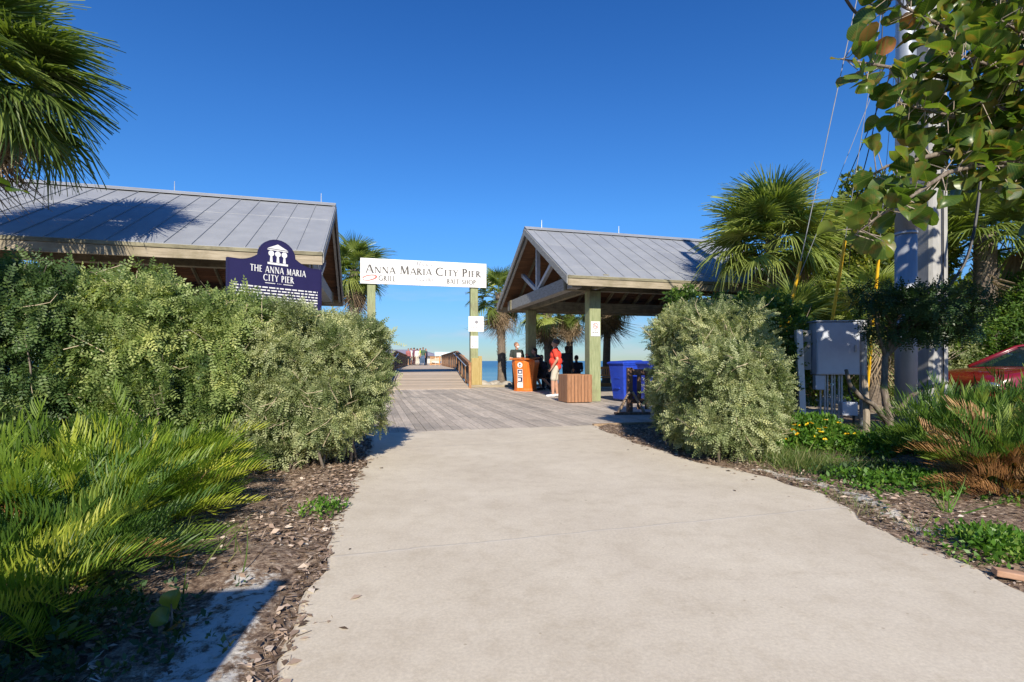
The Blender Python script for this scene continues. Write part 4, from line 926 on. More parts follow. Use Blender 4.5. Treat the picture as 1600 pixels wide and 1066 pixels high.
for k,(c,nm) in enumerate(cols):
    Yk=50.5+((k*37)%5)*.35; px=637+k*4.6; X=(px+1-800)/F*Yk
    rel=Vector((X,Yk,0))-PO; z=pz(rel.dot(PVv))
    bot=[blk,khaki,cloth('brown_cloth',(.08,.03,.03)),khaki,cloth('blue_jeans',(.08,.13,.22)),cloth('blue_jeans',(.08,.13,.22)),navy][k]
    person(f'distant person in a {nm}, {pos_[k]} in the pier group',(X,Yk,z),math.radians((k*71)%360),{},cloth('far_top_%d'%k,c),bot,[hd,hb,hd][k%3],k%2,vox=.022,long_sleeve=(k%3==0),shorts=(k==1),scale=.95+.03*(k%3),group='people standing far out on the pier')
# ---------------------------------------------------------------- utilities on the right
Pc=thing('utility_pole','square concrete utility pole standing beside the grey steel pole','utility pole',(7.0,8.6,0),math.radians(12))
m=MB(); secs=[]
for z,hw_ in ((-.2,.20),(5,.185),(11,.165)):
    c_=hw_*.78; secs.append([(-c_,-hw_,z),(c_,-hw_,z),(hw_,-c_,z),(hw_,c_,z),(c_,hw_,z),(-c_,hw_,z),(-hw_,c_,z),(-hw_,-c_,z)])
loftz(m,secs); m.build('shaft',MT['pole_concrete'],Pc)
m=MB(); m.tube([(.02,-.225,.3),(.02,-.215,5),(.02,-.195,10.5)],.012,6); m.build('ground_wire',MT['cable_black'],Pc)
m=MB(); m.box(-.9,-.26,9.6,.9,-.17,9.72); m.build('crossarm',MT['galv'],Pc)
Ps=thing('steel_pole','round grey steel pole left of the concrete pole','utility pole',(6.27,8.15,0))
m=MB(); m.tube([(0,0,-.2),(0,0,3.1)],.148,28); m.tube([(0,0,3.1),(0,0,3.14)],.156,28); m.tube([(0,0,3.14),(0,0,9.6)],[.146,.125],28); m.build('shaft',MT['pole_steel'],Ps,smooth=False)
for p in Ps.children[0].data.polygons: p.use_smooth=len(p.vertices)==4
m=MB(); m.tube([(0,0,-.05),(0,0,.06)],.21,28); m.build('base_plate',MT['galv'],Ps)
# electrical cabinet on a post frame
Ec=thing('electrical_cabinet','large grey electrical cabinet on a post frame between right hedge and poles','cabinet',(5.3,8.75,0),math.radians(-8))
m=MB(); m.box(-.22,-.32,.87,.44,-.02,1.745); cb=m.build('housing',MT['cabinet_paint'],Ec,bevel=.012)
m=MB(); m.box(-.205,-.334,.885,.425,-.322,1.725); dr=m.build('door',MT['cabinet_paint'],cb,bevel=.004)
m=MB(); m.box(.35,-.352,1.25,.375,-.336,1.36); m.build('handle',MT['galv'],dr)
m=MB(); m.box(-.25,-.345,1.748,.46,0,1.765); m.build('drip_lid',MT['cabinet_paint'],cb)
m=MB(); m.box(-.46,-.16,.95,-.235,-.02,1.62); m.build('side_panel',MT['pole_concrete'],Ec,bevel=.006)
for k in range(7): m=MB(); x=-.10+k*.055; m.tube([(x,-.17-.03*(k%2),-.05),(x,-.17-.03*(k%2),.865)],.017,8); m.build('conduit',MT['galv'],Ec)
m=MB(); m.tube([(.36,-.15,.86),(.35,-.16,.6),(.42,-.18,.42),(.40,-.2,.0)],.02,8); m.build('cable',MT['cable_black'],Ec)
m=MB(); m.box(.18,-.30,.20,.42,-.18,.42); m.build('junction_box',MT['cabinet_paint'],Ec,bevel=.008)
m=MB(); m.box(-.22,-.28,.62,-.08,-.16,.86); m.build('junction_box',MT['cabinet_paint'],Ec,bevel=.008)
m=MB(); m.box(-.62,0,1.50,.62,.04,1.545); m.box(-.62,0,.95,.62,.04,.995); m.build('strut_rail',MT['galv'],Ec)
wpf=at(1256,660,8.6)
m=MB(); m.beam((-.40,-.23,-.1),(-.47,-.23,1.62),.10,.10,up=(0,1,0)); m.build('post',MT['white_paint'],Ec,bevel=.006)
m=MB(); m.tube([(.62,-.05,-.1),(.62,-.05,1.78)],.055,14); m.build('post',MT['galv'],Ec)
# guy wires with yellow guards
def guy(label,px,Y,pxg,pyg,top,r_=.008,gl=2.2,off=0,g0=.5):
    a=Vector(((px-800)/F*Y,Y,-.05)); t_=Vector(top); d_=(t_-a).normalized()
    T_=thing('guy_wire',label,'guy wire',a,0,'guy wires with yellow guards')
    m=MB(); m.tube([(0,0,0),t_-a],r_,6); m.build('wire',MT['wire'],T_)
    m=MB(); m.tube([d_*g0+Vector((0,0,0)),d_*(g0+gl)],[.028,.028],10); m.build('guard',MT['guard_yellow'],T_)
guy('guy wire with yellow guard left of the cabinet, its pale wire crossing the palm',1198,10.2,1230,500,(6.22,8.5,9.4),gl=2.6)
guy('short leaning yellow guy guard left of the cabinet',1162,10.6,1250,455,(7.4,8.9,8.6),gl=2.6,g0=.4,r_=.005)
guy('guy wire with yellow guard rising right behind the cabinet top',1276,10.3,1310,410,(6.5,8.5,9.2),gl=3.0,r_=.006)
guy('guy wire with yellow guard hidden in foliage left of the steel pole',1352,10.8,1368,450,(6.7,8.6,9.3),gl=2.8,r_=.005)
def cable(label,pts,r_=.012,name='overhead_cable'):
    P_=[Vector(p) for p in pts]; out=[]
    for i in range(len(P_)-1):
        p0=P_[max(i-1,0)];p1=P_[i];p2=P_[i+1];p3=P_[min(i+2,len(P_)-1)]
        for k in range(8):
            t_=k/8; out.append(.5*((2*p1)+(p2-p0)*t_+(2*p0-5*p1+4*p2-p3)*t_*t_+(3*p1-p0-3*p2+p3)*t_**3))
    out.append(P_[-1]); m=MB(); m.tube(out,r_,6); tag(m.build(name,MT['cable_black']),label,'cable',)
cable('thick black cable curving down to the foot of the poles',[at(1560,-160,8.2),at(1546,100,8.1),at(1534,262,8.0),at(1512,400,7.95),at(1455,480,7.95),at(1430,530,8.05),at(1424,600,8.3)],.022)
cable('thin dark cable slanting down behind the right palm',[at(1386,-200,8.9),at(1372,150,9.4),at(1335,330,10.5),at(1322,480,11.5)],.010)
cable('thin dark cable crossing steeply left of the steel pole',[at(1440,-60,8.7),at(1390,120,9.4),at(1320,290,10.5)],.009)
cable('looped black cable at the top of the picture beside the steel pole',[at(1290,-60,7.6),at(1325,4,7.8),at(1345,24,8.0),at(1368,18,8.0),at(1382,6,8.1),at(1410,-30,8.3)],.022)
cable('short black cable running level into the top of the steel pole',[at(1300,-40,8.3),at(1350,0,8.3),at(1392,14,8.2),at(1425,24,8.15)],.022)
# accessible parking sign
a=at(1315,485,15)
T_=thing('parking_sign','small blue accessible parking sign with white wheelchair symbol behind the cabinet','sign',(a.x,a.y,0),0)
m=MB(); m.tube([(0,.03,-.1),(0,.03,a.z+.18)],.025,8); m.build('post',MT['galv'],T_)
m=MB(); m.box(-.15,-.004,a.z-.15,.15,0,a.z+.15); pl=m.build('plate',MT['blue_sign'],T_)
m=MB(); f=lambda x,y,z=0: Vector((x,-.008-z,a.z+y)); ring(m,f,-.01,-.05,.07,.018,a0=120,a1=380); ring(m,f,-.02,.10,.024,.024,10)
for q_ in (((-.03,-.02),(-.008,-.02),(-.008,.07),(-.03,.07)),((-.008,-.02),(.06,-.02),(.06,.0),(-.008,.0)),((.05,-.09),(.07,-.09),(.06,-.02),(.04,-.02)),((-.008,.02),(.04,.02),(.04,.036),(-.008,.036))): m.add([f(*p) for p in q_],[(0,1,2,3)])
m.build('wheelchair_symbol',MT['white_letter'],pl)
# ---------------------------------------------------------------- red car (front to the left)
Cr=thing('parked_car','red parked saloon car partly hidden behind the plants at the right edge','car',(8.25,9.6,0.006),math.radians(3))
ST=[(0,.30,.66,.62),(.12,.24,.84,.80),(.6,.20,.93,.88),(1.1,.18,.965,.90),(1.5,.18,.975,.91),(2.3,.18,1.0,.915),(3.2,.18,1.02,.915),(3.9,.20,1.03,.90),(4.4,.24,1.0,.86),(4.62,.32,.86,.76)]
m=MB(); vs=[];fs=[]
for x,zb_,zt_,hw_ in ST:
    vs+=[(x,y*hw_,z) for y,z in ((-.90,zb_),(-1,zb_+.16),(-1.0,zb_+(zt_-zb_)*.6),(-.96,zt_-.06),(-.86,zt_),(-.4,zt_+.03),(.4,zt_+.03),(.86,zt_),(.96,zt_-.06),(1,zb_+(zt_-zb_)*.6),(1,zb_+.16),(.9,zb_))]
n_=12
for i in range(len(ST)-1):
    for k in range(n_): k2=(k+1)%n_; fs.append((i*n_+k,i*n_+k2,(i+1)*n_+k2,(i+1)*n_+k))
fs.append(tuple(range(n_-1,-1,-1))); fs.append(tuple(range((len(ST)-1)*n_,len(ST)*n_)))
m.add(vs,fs); o=m.build('body',MT['car_paint'],Cr,smooth=True); sb=o.modifiers.new('s','SUBSURF'); sb.levels=2; sb.render_levels=2
def ypl(z): return np.interp(z,[.98,1.40],[.86,.62])
gh=[(1.12,.97),(1.95,1.36),(2.35,1.43),(3.0,1.42),(3.45,1.36),(4.15,1.05)]
m=MB(); vs=[];fs=[]
for x,z in gh: 
    y0,y1=.82,np.interp(z,[.97,1.43],[.80,.60]); vs+=[(x,-y0,.93),(x,-y1,z),(x,-y1*.5,z+.025),(x,y1*.5,z+.025),(x,y1,z),(x,y0,.93)]
for i in range(len(gh)-1):
    for k in range(5): fs.append((i*6+k,i*6+k+1,(i+1)*6+k+1,(i+1)*6+k))
fs+= [tuple(range(5,-1,-1)),tuple(range(30,36))]; m.add(vs,fs); m.build('glasshouse',MT['car_glass'],Cr,smooth=False)
m=MB()
for sg in (-1,1):
    pts=[(x,sg*(np.interp(z,[.97,1.43],[.80,.60])+.006),z+.004) for x,z in gh]; m.tube(pts,.042,8)
m.build('roof_rail',MT['car_paint'],Cr,smooth=True)
m=MB(); vs=[];fs=[]
for x,z in gh[1:5]: y1=np.interp(z,[.97,1.43],[.80,.60]); vs+=[(x,-y1,z+.012),(x,-y1*.5,z+.04),(x,y1*.5,z+.04),(x,y1,z+.012)]
for i in range(3):
    for k in range(3): fs.append((i*4+k,i*4+k+1,(i+1)*4+k+1,(i+1)*4+k))
m.add(vs,fs); m.build('roof',MT['car_paint'],Cr,smooth=True)
m=MB()
for sg in (-1,1):
    for xa,za,xb in ((2.62,1.40,2.60),(3.55,1.28,3.6)): m.beam((xa,sg*(ypl(za)+.0),za),(xb,sg*.835,.96),.07,.03,up=(0,1,0))
    m.beam((1.6,sg*.80,1.15),(1.75,sg*.835,.96),.05,.03,up=(0,1,0))
m.build('pillar',MT['dark_metal'],Cr)
m=MB()
for sg in (-1,1): m.tube([(1.25,sg*.865,.985),(2.5,sg*.88,1.0),(4.1,sg*.86,1.02)],.010,6)
m.build('window_trim',MT['chrome'],Cr)
for sg in (-1,1):
    m=MB(); m.ell((1.62,sg*1.0,1.02),(.07,.12,.075),12,8); m.build('mirror',MT['car_paint'],Cr,smooth=True)
    m=MB(); m.ell((.12,sg*.62,.66),(.10,.16,.07),12,8); m.build('headlight',MT['chrome'],Cr,smooth=True)
    for x in (.95,3.75):
        m=MB(); m.tube([(x,sg*.72,.31),(x,sg*.93,.31)],.32,28); wh=m.build('wheel',MT['black_rubber'],Cr)
        m=MB(); m.tube([(x,sg*.931,.31),(x,sg*.94,.31)],.21,24); m.build('rim',MT['chrome'],wh)
# fence behind the left hedge; unseen board panel behind the camera added for its shadow
def boardfence(label,p0,p1,h_,g_=.02,bw=.14,mt='fence_wood'):
    p0=Vector(p0);p1=Vector(p1); Ld=(p1-p0).length; a_=math.atan2(p1.y-p0.y,p1.x-p0.x); T_=thing('wooden_fence',label,'fence',p0,a_)
    m=MB(); x=0
    while x<Ld-.01: m.box(x,-.012,.04,min(x+bw-g_,Ld),.012,h_,R.random()); x+=bw
    m.build('boards',MT[mt],T_); m=MB(); m.box(0,.013,h_*.25,Ld,.055,h_*.25+.09); m.box(0,.013,h_*.8,Ld,.055,h_*.8+.09); m.build('rail',MT[mt],T_)
    for x in (0,Ld/2,Ld-.09): m=MB(); m.box(x,.057,-.1,x+.09,.147,h_-.02); m.build('post',MT[mt],T_)
boardfence('brown timber fence seen in gaps at the foot of the left hedge',(-5.9,6.75,0),(-3.9,7.35,0),.95,g_=.07)
boardfence('unseen close boarded panel added to shade the lower left foreground',(-3.6,-.75,0),(-.82,-.5,0),1.86,g_=.0)
# loose concrete paver
a=gp(1578,902); m=MB(); m.box(-.065,-.03,-.02,.065,.03,.012); o=m.build('brick_paver',MT['paver'],None,bevel=.006); o.location=(a.x,a.y,.02); o.rotation_euler=(.05,.1,-.35); tag(o,'single tan brick lying in the litter at the path edge, lower right','paver')
# ---------------------------------------------------------------- leaf templates (verts, quads, luv)
def tpl(v,q,uv=None):
    v=np.array(v,float); q=np.array(q,int); uv=np.zeros((len(v),2)) if uv is None else np.array(uv,float); return (v,q,uv)
def leaf_quad(L_,W_,x0=0,droop=0,fold=.0):
    return [(x0,0,0),(x0+L_*.45,-W_/2,fold),(x0+L_,0,-droop),(x0+L_*.45,W_/2,fold)]
def sprig_t(n_=6,L_=.15,lw=.018,ll=.034,seed=0,droop=.03):
    r=random.Random(seed); v=[];q=[]
    def leaf(p,a,tilt,s):
        b=len(v); c,s_=math.cos(a),math.sin(a)
        for x,y,z in leaf_quad(ll*s,lw*s,0,ll*.12,.003):
            X=x*c-y*s_; Y=x*s_+y*c; v.append((p[0]+X,p[1]+Y,p[2]+z+abs(x)*tilt))
        q.append((b,b+1,b+2,b+3))
    for k in range(n_):
        t=(k+.5)/n_; x=L_*t; z=-droop*t*t
        for sg in (-1,1): leaf((x,0,z),sg*math.radians(r.uniform(55,75)),r.uniform(-.2,.5),r.uniform(.8,1.1)*(1-.25*abs(t-.4)))
    leaf((L_,0,-droop),0,0,.9)
    b=len(v); v+= [(0,-.0012,0),(L_,-.0008,-droop),(L_,.0012,-droop),(0,.0012,0)]; q.append((b,b+1,b+2,b+3))
    return tpl(v,q)
SPRIG=[sprig_t(seed=k,droop=[.01,.03,.06][k%3],L_=.16+.02*(k%2),ll=.040,lw=.022) for k in range(6)]
def cluster_t(n_,ll,lw,seed,spread=1.0,rad=.02):
    r=random.Random(seed); v=[];q=[]
    for k in range(n_):
        a=r.uniform(0,6.28); e=r.uniform(-.4,1.2)*spread; M=Matrix.Rotation(a,3,'Z')@Matrix.Rotation(-e,3,'Y')@Matrix.Rotation(r.uniform(-.6,.6),3,'X')
        b=len(v); o=Vector((r.uniform(-rad,rad),r.uniform(-rad,rad),r.uniform(-rad,rad)))
        s=r.uniform(.7,1.15)
        for p in leaf_quad(ll*s,lw*s,rad*.3,ll*.1,.1*lw): v.append(M@Vector(p)+o)
        q.append((b,b+1,b+2,b+3))
    return tpl(v,q)
BROAD=[cluster_t(7,.085,.045,k,rad=.05) for k in range(4)]
BIGB=[cluster_t(7,.13,.08,k,rad=.08) for k in range(4)]
SMALL=[cluster_t(9,.038,.022,k,rad=.03) for k in range(4)]
def blade_t(L_,W_,bend,n_=4):
    v=[];q=[]
    for i in range(n_+1):
        t=i/n_; x=L_*t*(1-.15*bend*t); z=-bend*L_*t*t*.5; w_=W_*(1-t**1.5)/2+.0004
        v+=[(x,-w_,z),(x,w_,z)]
    for i in range(n_): q.append((2*i,2*i+2,2*i+3,2*i+1))
    return tpl(v,q)
BLADES=[blade_t(1,.03,b_) for b_ in (.1,.5,.9)]
def cycad_t(seed,n_=27,L_=.85,bend=.5,ll=.16):
    r=random.Random(seed); v=[];q=[]; P=[]
    a=0;x=z=0
    for i in range(n_+1):
        P.append((x,z,a)); x+=L_/n_*math.cos(a); z+=L_/n_*math.sin(a); a-=bend*2/n_*(i/n_)
    for i in range(n_): 
        b=len(v); w_=.004*(1-i/n_)+.0015; v+=[(P[i][0],-w_,P[i][1]),(P[i+1][0],-w_,P[i+1][1]),(P[i+1][0],w_,P[i+1][1]),(P[i][0],w_,P[i][1])]; q.append((b,b+1,b+2,b+3))
    for i in range(5,n_+1):
        t=i/n_; l_=ll*(1-.55*abs(t-.45)**1.3*1.6)*r.uniform(.9,1.08)
        for sg in (-1,1):
            fa=math.radians(22+28*t+r.uniform(-6,6)); up=math.radians(62+r.uniform(-12,12)); 
            d=Vector((math.sin(fa),sg*math.cos(fa)*math.cos(up),math.cos(fa)*math.sin(up))); a=P[i][2]
            d=Vector((d.x*math.cos(a)-d.z*math.sin(a),d.y,d.x*math.sin(a)+d.z*math.cos(a)))
            wv=Vector((1,0,0))-d*d.x; wv.normalize(); w_=.0058; b=len(v); o=Vector((P[i][0],sg*.002,P[i][1]))
            mid=o+d*l_*.55; tip=o+d*l_+Vector((.02,0,-.008))
            v.extend([o-wv*w_*.5,mid-wv*w_,mid+wv*w_,o+wv*w_*.5,tip-wv*.001,tip+wv*.001]); q.extend([(b,b+1,b+2,b+3),(b+1,b+4,b+5,b+2)])
    return tpl(v,q)
CYC=[cycad_t(k,bend=[.35,.7,1.0][k%3],L_=.75+.1*(k%2)) for k in range(6)]
def fan_t(seed,n_=34,pet=.70,fl=.66,curl=.35,half=118,droop=.25):
    r=random.Random(seed); v=[];q=[]
    w_=.014; zc=lambda x:-curl*.35*x*x
    for i in range(4):
        x0,x1=pet*i/4,pet*(i+1)/4; b=len(v); v+=[(x0,-w_,zc(x0)),(x1,-w_*.8,zc(x1)),(x1,w_*.8,zc(x1)+.006),(x0,w_,zc(x0)+.006)]; q.append((b,b+1,b+2,b+3))
    for k in range(n_):
        a=math.radians(-half+2*half*k/(n_-1)+r.uniform(-1.5,1.5)); cost=.22*math.cos(a*.5)**2   # costa lengthening
        L_=fl*(.70+.30*math.cos(a*.55))*r.uniform(.9,1.05); b=len(v)
        bx=pet+cost*.5*max(0,math.cos(a)); 
        pr=None; dr=droop*r.uniform(.6,1.7)
        for i,(t,ww_) in enumerate(((0.02,.008),(.32,.020),(.60,.0125),(1,.0015))):
            rr=L_*t; x=bx+rr*math.cos(a); y=rr*math.sin(a); z=zc(pet)-curl*(rr*max(0,math.cos(a)))**2*.9-dr*(t**2.4)*L_+.12*rr*abs(math.sin(a))
            px,py=-math.sin(a),math.cos(a); f_=.006 if k%2 else -.006
            v.extend([(x-px*ww_,y-py*ww_,z+f_),(x+px*ww_,y+py*ww_,z-f_)])
            if i: q.append((b+2*i-2,b+2*i,b+2*i+1,b+2*i-1))
    return tpl(v,q)
FAN=[fan_t(k,n_=40,curl=[.25,.5,.8][k%3],droop=[.15,.35,.25,.5][k%4]) for k in range(8)]
FAND=[fan_t(20+k,n_=22,pet=.55,fl=.6,curl=1.2,half=70,droop=.8) for k in range(4)]
def round_t(seed,rad=.07,curl=.12):
    r=random.Random(seed); xs_=np.linspace(-1,1,9); v=[];uv=[];q=[]
    asy=r.uniform(-.1,.1); wv=r.uniform(0,6)
    for x in xs_:
        h_=math.sqrt(max(0,1-x*x))*(1+.04*math.sin(5*x+wv)); notch=.0 
        for y in (-h_,-h_*.5,0,h_*.5,h_):
            X=(x+1)+ (-.10*(1-abs(y)) if x<-.9 else 0)
            z=abs(y)*curl*.9-(x**2)*curl*.5+.04*math.sin(4*y+3*x+wv)
            v.append((X*rad*.96,y*rad*1.04,z*rad)); uv.append((X,y))
    for i in range(8):
        for j in range(4): a=i*5+j; q.append((a,a+5,a+6,a+1))
    return tpl(v,q,uv)
ROUND=[round_t(k,curl=[.1,.5,.9,-.3][k%4]) for k in range(8)]
# ---------------------------------------------------------------- hedges and shrubs
def lumpy(lumps,n_,amp=.22,freq=1.6,seed=0,inner=.5,zmin=.04):
    """lumps (cx,cy,r,ztop) upright rounded masses from the ground"""
    P=[];Nn=[];Fv=[]; lo=np.array([min(c[0]-c[2] for c in lumps)-.3,min(c[1]-c[2] for c in lumps)-.3,zmin]); hi=np.array([max(c[0]+c[2] for c in lumps)+.3,max(c[1]+c[2] for c in lumps)+.3,max(c[3] for c in lumps)+.3])
    got=0
    while got<n_:
        p=RN.uniform(lo,hi,(n_*3,3)); best=np.full(len(p),9.); nn=np.zeros((len(p),3))
        for cx,cy,r,zt,*zb in lumps:
            zb=zb[0] if zb else zt*.04; zc=(zt+zb)/2; hz=(zt-zb)/2; dx=(p[:,0]-cx)/r; dy=(p[:,1]-cy)/r; dz=(p[:,2]-zc)/hz
            f_=(dx**2+dy**2)**1.25+np.abs(dz)**3.2; g_=np.c_[2*dx/r,2*dy/r,2.6*np.sign(dz)*np.abs(dz)**2.2/hz]
            k=f_<best; best=np.where(k,f_,best); nn[k]=g_[k]
        f_=best+amp*tnoise(p,freq,seed)*.8+amp*.75*tnoise(p,freq*2.4,seed+1)
        ok=(f_<1)&((f_>inner)|(RN.random(len(p))<.05)); P.append(p[ok]); Nn.append(nn[ok]); Fv.append(f_[ok]); got+=ok.sum()
    P=np.concatenate(P)[:n_]; Nn=nrm(np.concatenate(Nn)[:n_]+1e-6); return P,Nn,np.concatenate(Fv)[:n_]
def leafmass(name,P,Nn,tm,mt,parent,sc=(.8,1.25),up=.25,rnd=.7,hang=0,tb=0.,seed=3,tfreq=1.6,tamp=.26,smooth=False):
    n_=len(P); d=nrm(Nn*.7+np.array([0,0,up])[None]+rdir(n_)*rnd); 
    if hang: h_=RN.random(n_)<hang; d[h_]=nrm(Nn[h_]*.5+rdir(h_.sum())*.35+np.array([0,0,-.7]))
    upv=nrm(Nn+rdir(n_)*.5+np.array([0,0,.3])); t=np.clip(.45+tb+tamp*tnoise(P,tfreq,seed)+RN.normal(0,.17,n_),0,1)
    return scatter(name,tm,P,basis(d,upv),RN.uniform(*sc,n_),t,mt,parent,smooth)
def stems(parent,lumps,n_,mt='bark',z=.8,r0=.018,base=.35):
    m=MB()
    for _ in range(n_):
        cx,cy,r,zt,*_z=R.choice(lumps); b0=Vector((cx+R.uniform(-1,1)*r*base,cy+R.uniform(-1,1)*r*base,-.08)); e=Vector((cx+R.uniform(-1,1)*r*.85,cy+R.uniform(-1,1)*r*.85,zt*R.uniform(.5,.97)))
        mid=b0.lerp(e,.5)+Vector((R.uniform(-.15,.15),R.uniform(-.15,.15),.1)); m.tube([b0,b0.lerp(mid,.5)+Vector((R.uniform(-.04,.04),0,0)),mid,mid.lerp(e,.5)+Vector((0,R.uniform(-.05,.05),0)),e],[r0,r0*.85,r0*.6,r0*.4,r0*.15],6)
    return m.build('stems',MT[mt],parent,smooth=True)
def hedge(label,lumps,n_,mt,cat='hedge',sc=(.8,1.25),shoots=0,tb=0,seed=0,tm=None,name='hedge',hang=.3,group=None,amp=.22):
    T_=thing(name,label,cat,group=group); c=np.mean([l_[:2] for l_ in lumps],axis=0)
    P,Nn,f_=lumpy(lumps,n_,seed=seed,amp=amp); 
    if shoots:
        m=MB(); SP=[];SN=[]
        for _ in range(shoots):
            cx,cy,r,zt,*_z=R.choice(lumps); a=R.uniform(0,6.28); rr=r*R.random()**.5*.85; b0=np.array([cx+rr*math.cos(a),cy+rr*math.sin(a),zt*R.uniform(.86,.93)-rr*rr/r*.15]); d=nrm(np.array([R.uniform(-.5,.5),R.uniform(-.5,.5),1.]))
            L_=R.uniform(.15,.42); k=int(L_/.016)
            for j in range(k): SP.append(b0+d*L_*j/k); q_=nrm(RN.normal(size=3)*[1,1,.3]); SN.append(q_)
            m.tube([b0-d*.1,b0+d*L_],[.005,.002],4)
        P=np.r_[P,np.array(SP)]; Nn=np.r_[Nn,np.array(SN)]; m.build('shoots',MT['bark'],T_)
    # sprig origin slightly inside
    P2=P-Nn*.05
    leafmass('foliage',P2,Nn,tm or SPRIG,MT[mt],T_,sc,hang=hang,tb=tb,seed=seed+5)
    stems(T_,lumps,int(14*len(lumps)),base=.55)
    m=MB()
    for k in RN.integers(0,n_,int(n_*.012)):
        p=Vector(P[k])+Vector(Nn[k])*.03; d=Vector(nrm(Nn[k]*.35+RN.normal(size=3)*.7+np.array([0,0,.25]))); q_=Vector(nrm(RN.normal(size=3)))*.04; L_=R.uniform(.12,.36)
        m.tube([p-d*L_*.5,p-d*L_*.15+q_*.6,p+d*L_*.2+q_,p+d*L_*.5],[.0042,.004,.003,.0015],4)
    o_=m.build('twigs',MT['twig_pale'],T_); o_['kind']='stuff'
    return T_
hedge('rounded silvery green hedge on the left of the path, below the navy marker',[(-1.97,5.75,.52,1.56,.34),(-2.08,5.35,.42,1.12,.2),(-2.48,5.52,.58,1.60,.02)],25000,'hedge_leaf',shoots=9,seed=2,tb=.0,amp=.8,hang=.2,sc=(.52,.9))
hedge('taller yellow green hedge between the silvery hedge and the dark hedge',[(-3.02,5.22,.52,1.74,.35),(-3.55,4.88,.50,1.86,.55),(-3.35,4.62,.34,.95,.05)],14500,'hedge_leaf_mid',shoots=30,seed=6,tb=.0,amp=.8,hang=.35,sc=(.65,1.1))
hedge('dark green shaded hedge at the far left behind the cycads',[(-4.25,4.55,.52,1.84),(-4.85,4.25,.6,1.80),(-5.5,4.0,.6,1.85)],12500,'hedge_leaf_shaded',shoots=30,seed=9,amp=.75,sc=(.7,1.15))
hedge('rounded silvery green hedge on the right of the path beside the wooden barrier',[(2.70,7.3,.63,1.84,.1),(2.68,6.4,.52,1.70),(2.52,5.75,.48,1.28),(2.33,6.3,.4,1.2)],34000,'hedge_leaf',shoots=8,seed=5,tb=.0,amp=.8,hang=.2,sc=(.52,.9))
hedge('bright green loose shrub rising behind the right hedge under the pavilion eave',[(3.7,8.6,.65,2.25),(4.6,9.2,.7,2.3),(2.95,8.7,.42,2.38)],5200,'shrub_leaf','shrub',tm=BROAD,sc=(.6,1.0),seed=14,name='shrub',amp=.35)
# ---------------------------------------------------------------- cycads
def cycad(label,x,y,n_,sc=1,mt='cycad_leaf',lean=(0,0),tb=0,dead=0,seed=1,elev=(12,66),group='coontie cycads'):
    T_=thing('cycad_plant',label,'cycad',(x,y,0),0,group); r=np.random.default_rng(seed)
    def part(nm,k,mt_,e0,e1,tb_):
        az=r.uniform(0,6.283,k); el=np.radians(r.uniform(e0,e1,k)); d=np.c_[np.cos(az)*np.cos(el)+lean[0],np.sin(az)*np.cos(el)+lean[1],np.sin(el)]
        pos=np.c_[r.normal(0,.09,k),r.normal(0,.09,k),r.uniform(-.02,.10,k)]
        up=np.c_[-np.cos(az)*.3,-np.sin(az)*.3,np.ones(k)]+r.normal(0,.15,(k,3))
        scatter(nm,CYC,pos,basis(nrm(d),nrm(up)),r.uniform(.75,1.15,k)*sc,np.clip(.5+tb_+r.normal(0,.27,k),0,1),MT[mt_],T_)
    part('fronds',n_,mt,*elev,tb)
    if dead: part('dead_fronds',dead,'cycad_dead',5 if dead>9 else -5,70 if dead>9 else 45,0)
    m=MB(); m.ell((0,0,.03),(.10,.10,.10),10,6); m.build('stem',MT['bark'],T_,smooth=True)
cy=[(-2.0,1.95,70,.62,(.05,0),'small dark green cycad lowest in the shaded bottom left corner'),(-2.95,2.6,110,.88,(.2,-.05),'lime green cycad low at the left edge, nearest the camera'),(-2.42,3.3,120,.78,(.25,-.05),'bright green cycad nearest the path, fronds arching over the mulch'),(-2.55,2.9,120,.85,(.15,-.1),'lush green cycad in the middle of the left clump'),
 (-3.25,3.4,120,.98,(.15,0),'upright green cycad at the left edge behind the front clump'),(-2.8,3.85,120,.95,(.25,0),'green cycad at the back of the left clump against the hedge foot'),
 (-3.6,3.0,50,1.0,(.1,-.1),'cycad cut by the left picture edge, part of the left clump'),(-2.2,2.5,95,.75,(.12,-.05),'half shaded cycad at the front of the left clump beside the sand')]
for k,(x,y,n_,sc,ln_,lb) in enumerate(cy): cycad(lb,x,y,n_,sc,'cycad_leaf' if k<7 else 'cycad_green2',ln_,tb=[.1,.1,.18,.1,0,.05,0,0][k],dead=[0,1,2,2,2,2,2,5][k],seed=k+1)
cr_=[(4.1,4.25,70,.85,'cycad with many rust brown dead fronds right of the path',75),(4.5,5.15,130,.95,'dark green cycad below the poles',4),(4.9,4.3,130,.98,'green and brown cycad at the right edge in front of the car',26),(5.6,5.4,140,1.1,'dark green cycad farther back in front of the red car',3),(4.5,3.55,22,.8,'low brown withered cycad at the right picture edge',26)]
for k,(x,y,n_,sc,lb,dd) in enumerate(cr_): cycad(lb,x,y,n_,sc,'cycad_green2',(-.05,-.1),dead=dd,seed=k+20,elev=(34,88),tb=.05,group='cycads on the right')
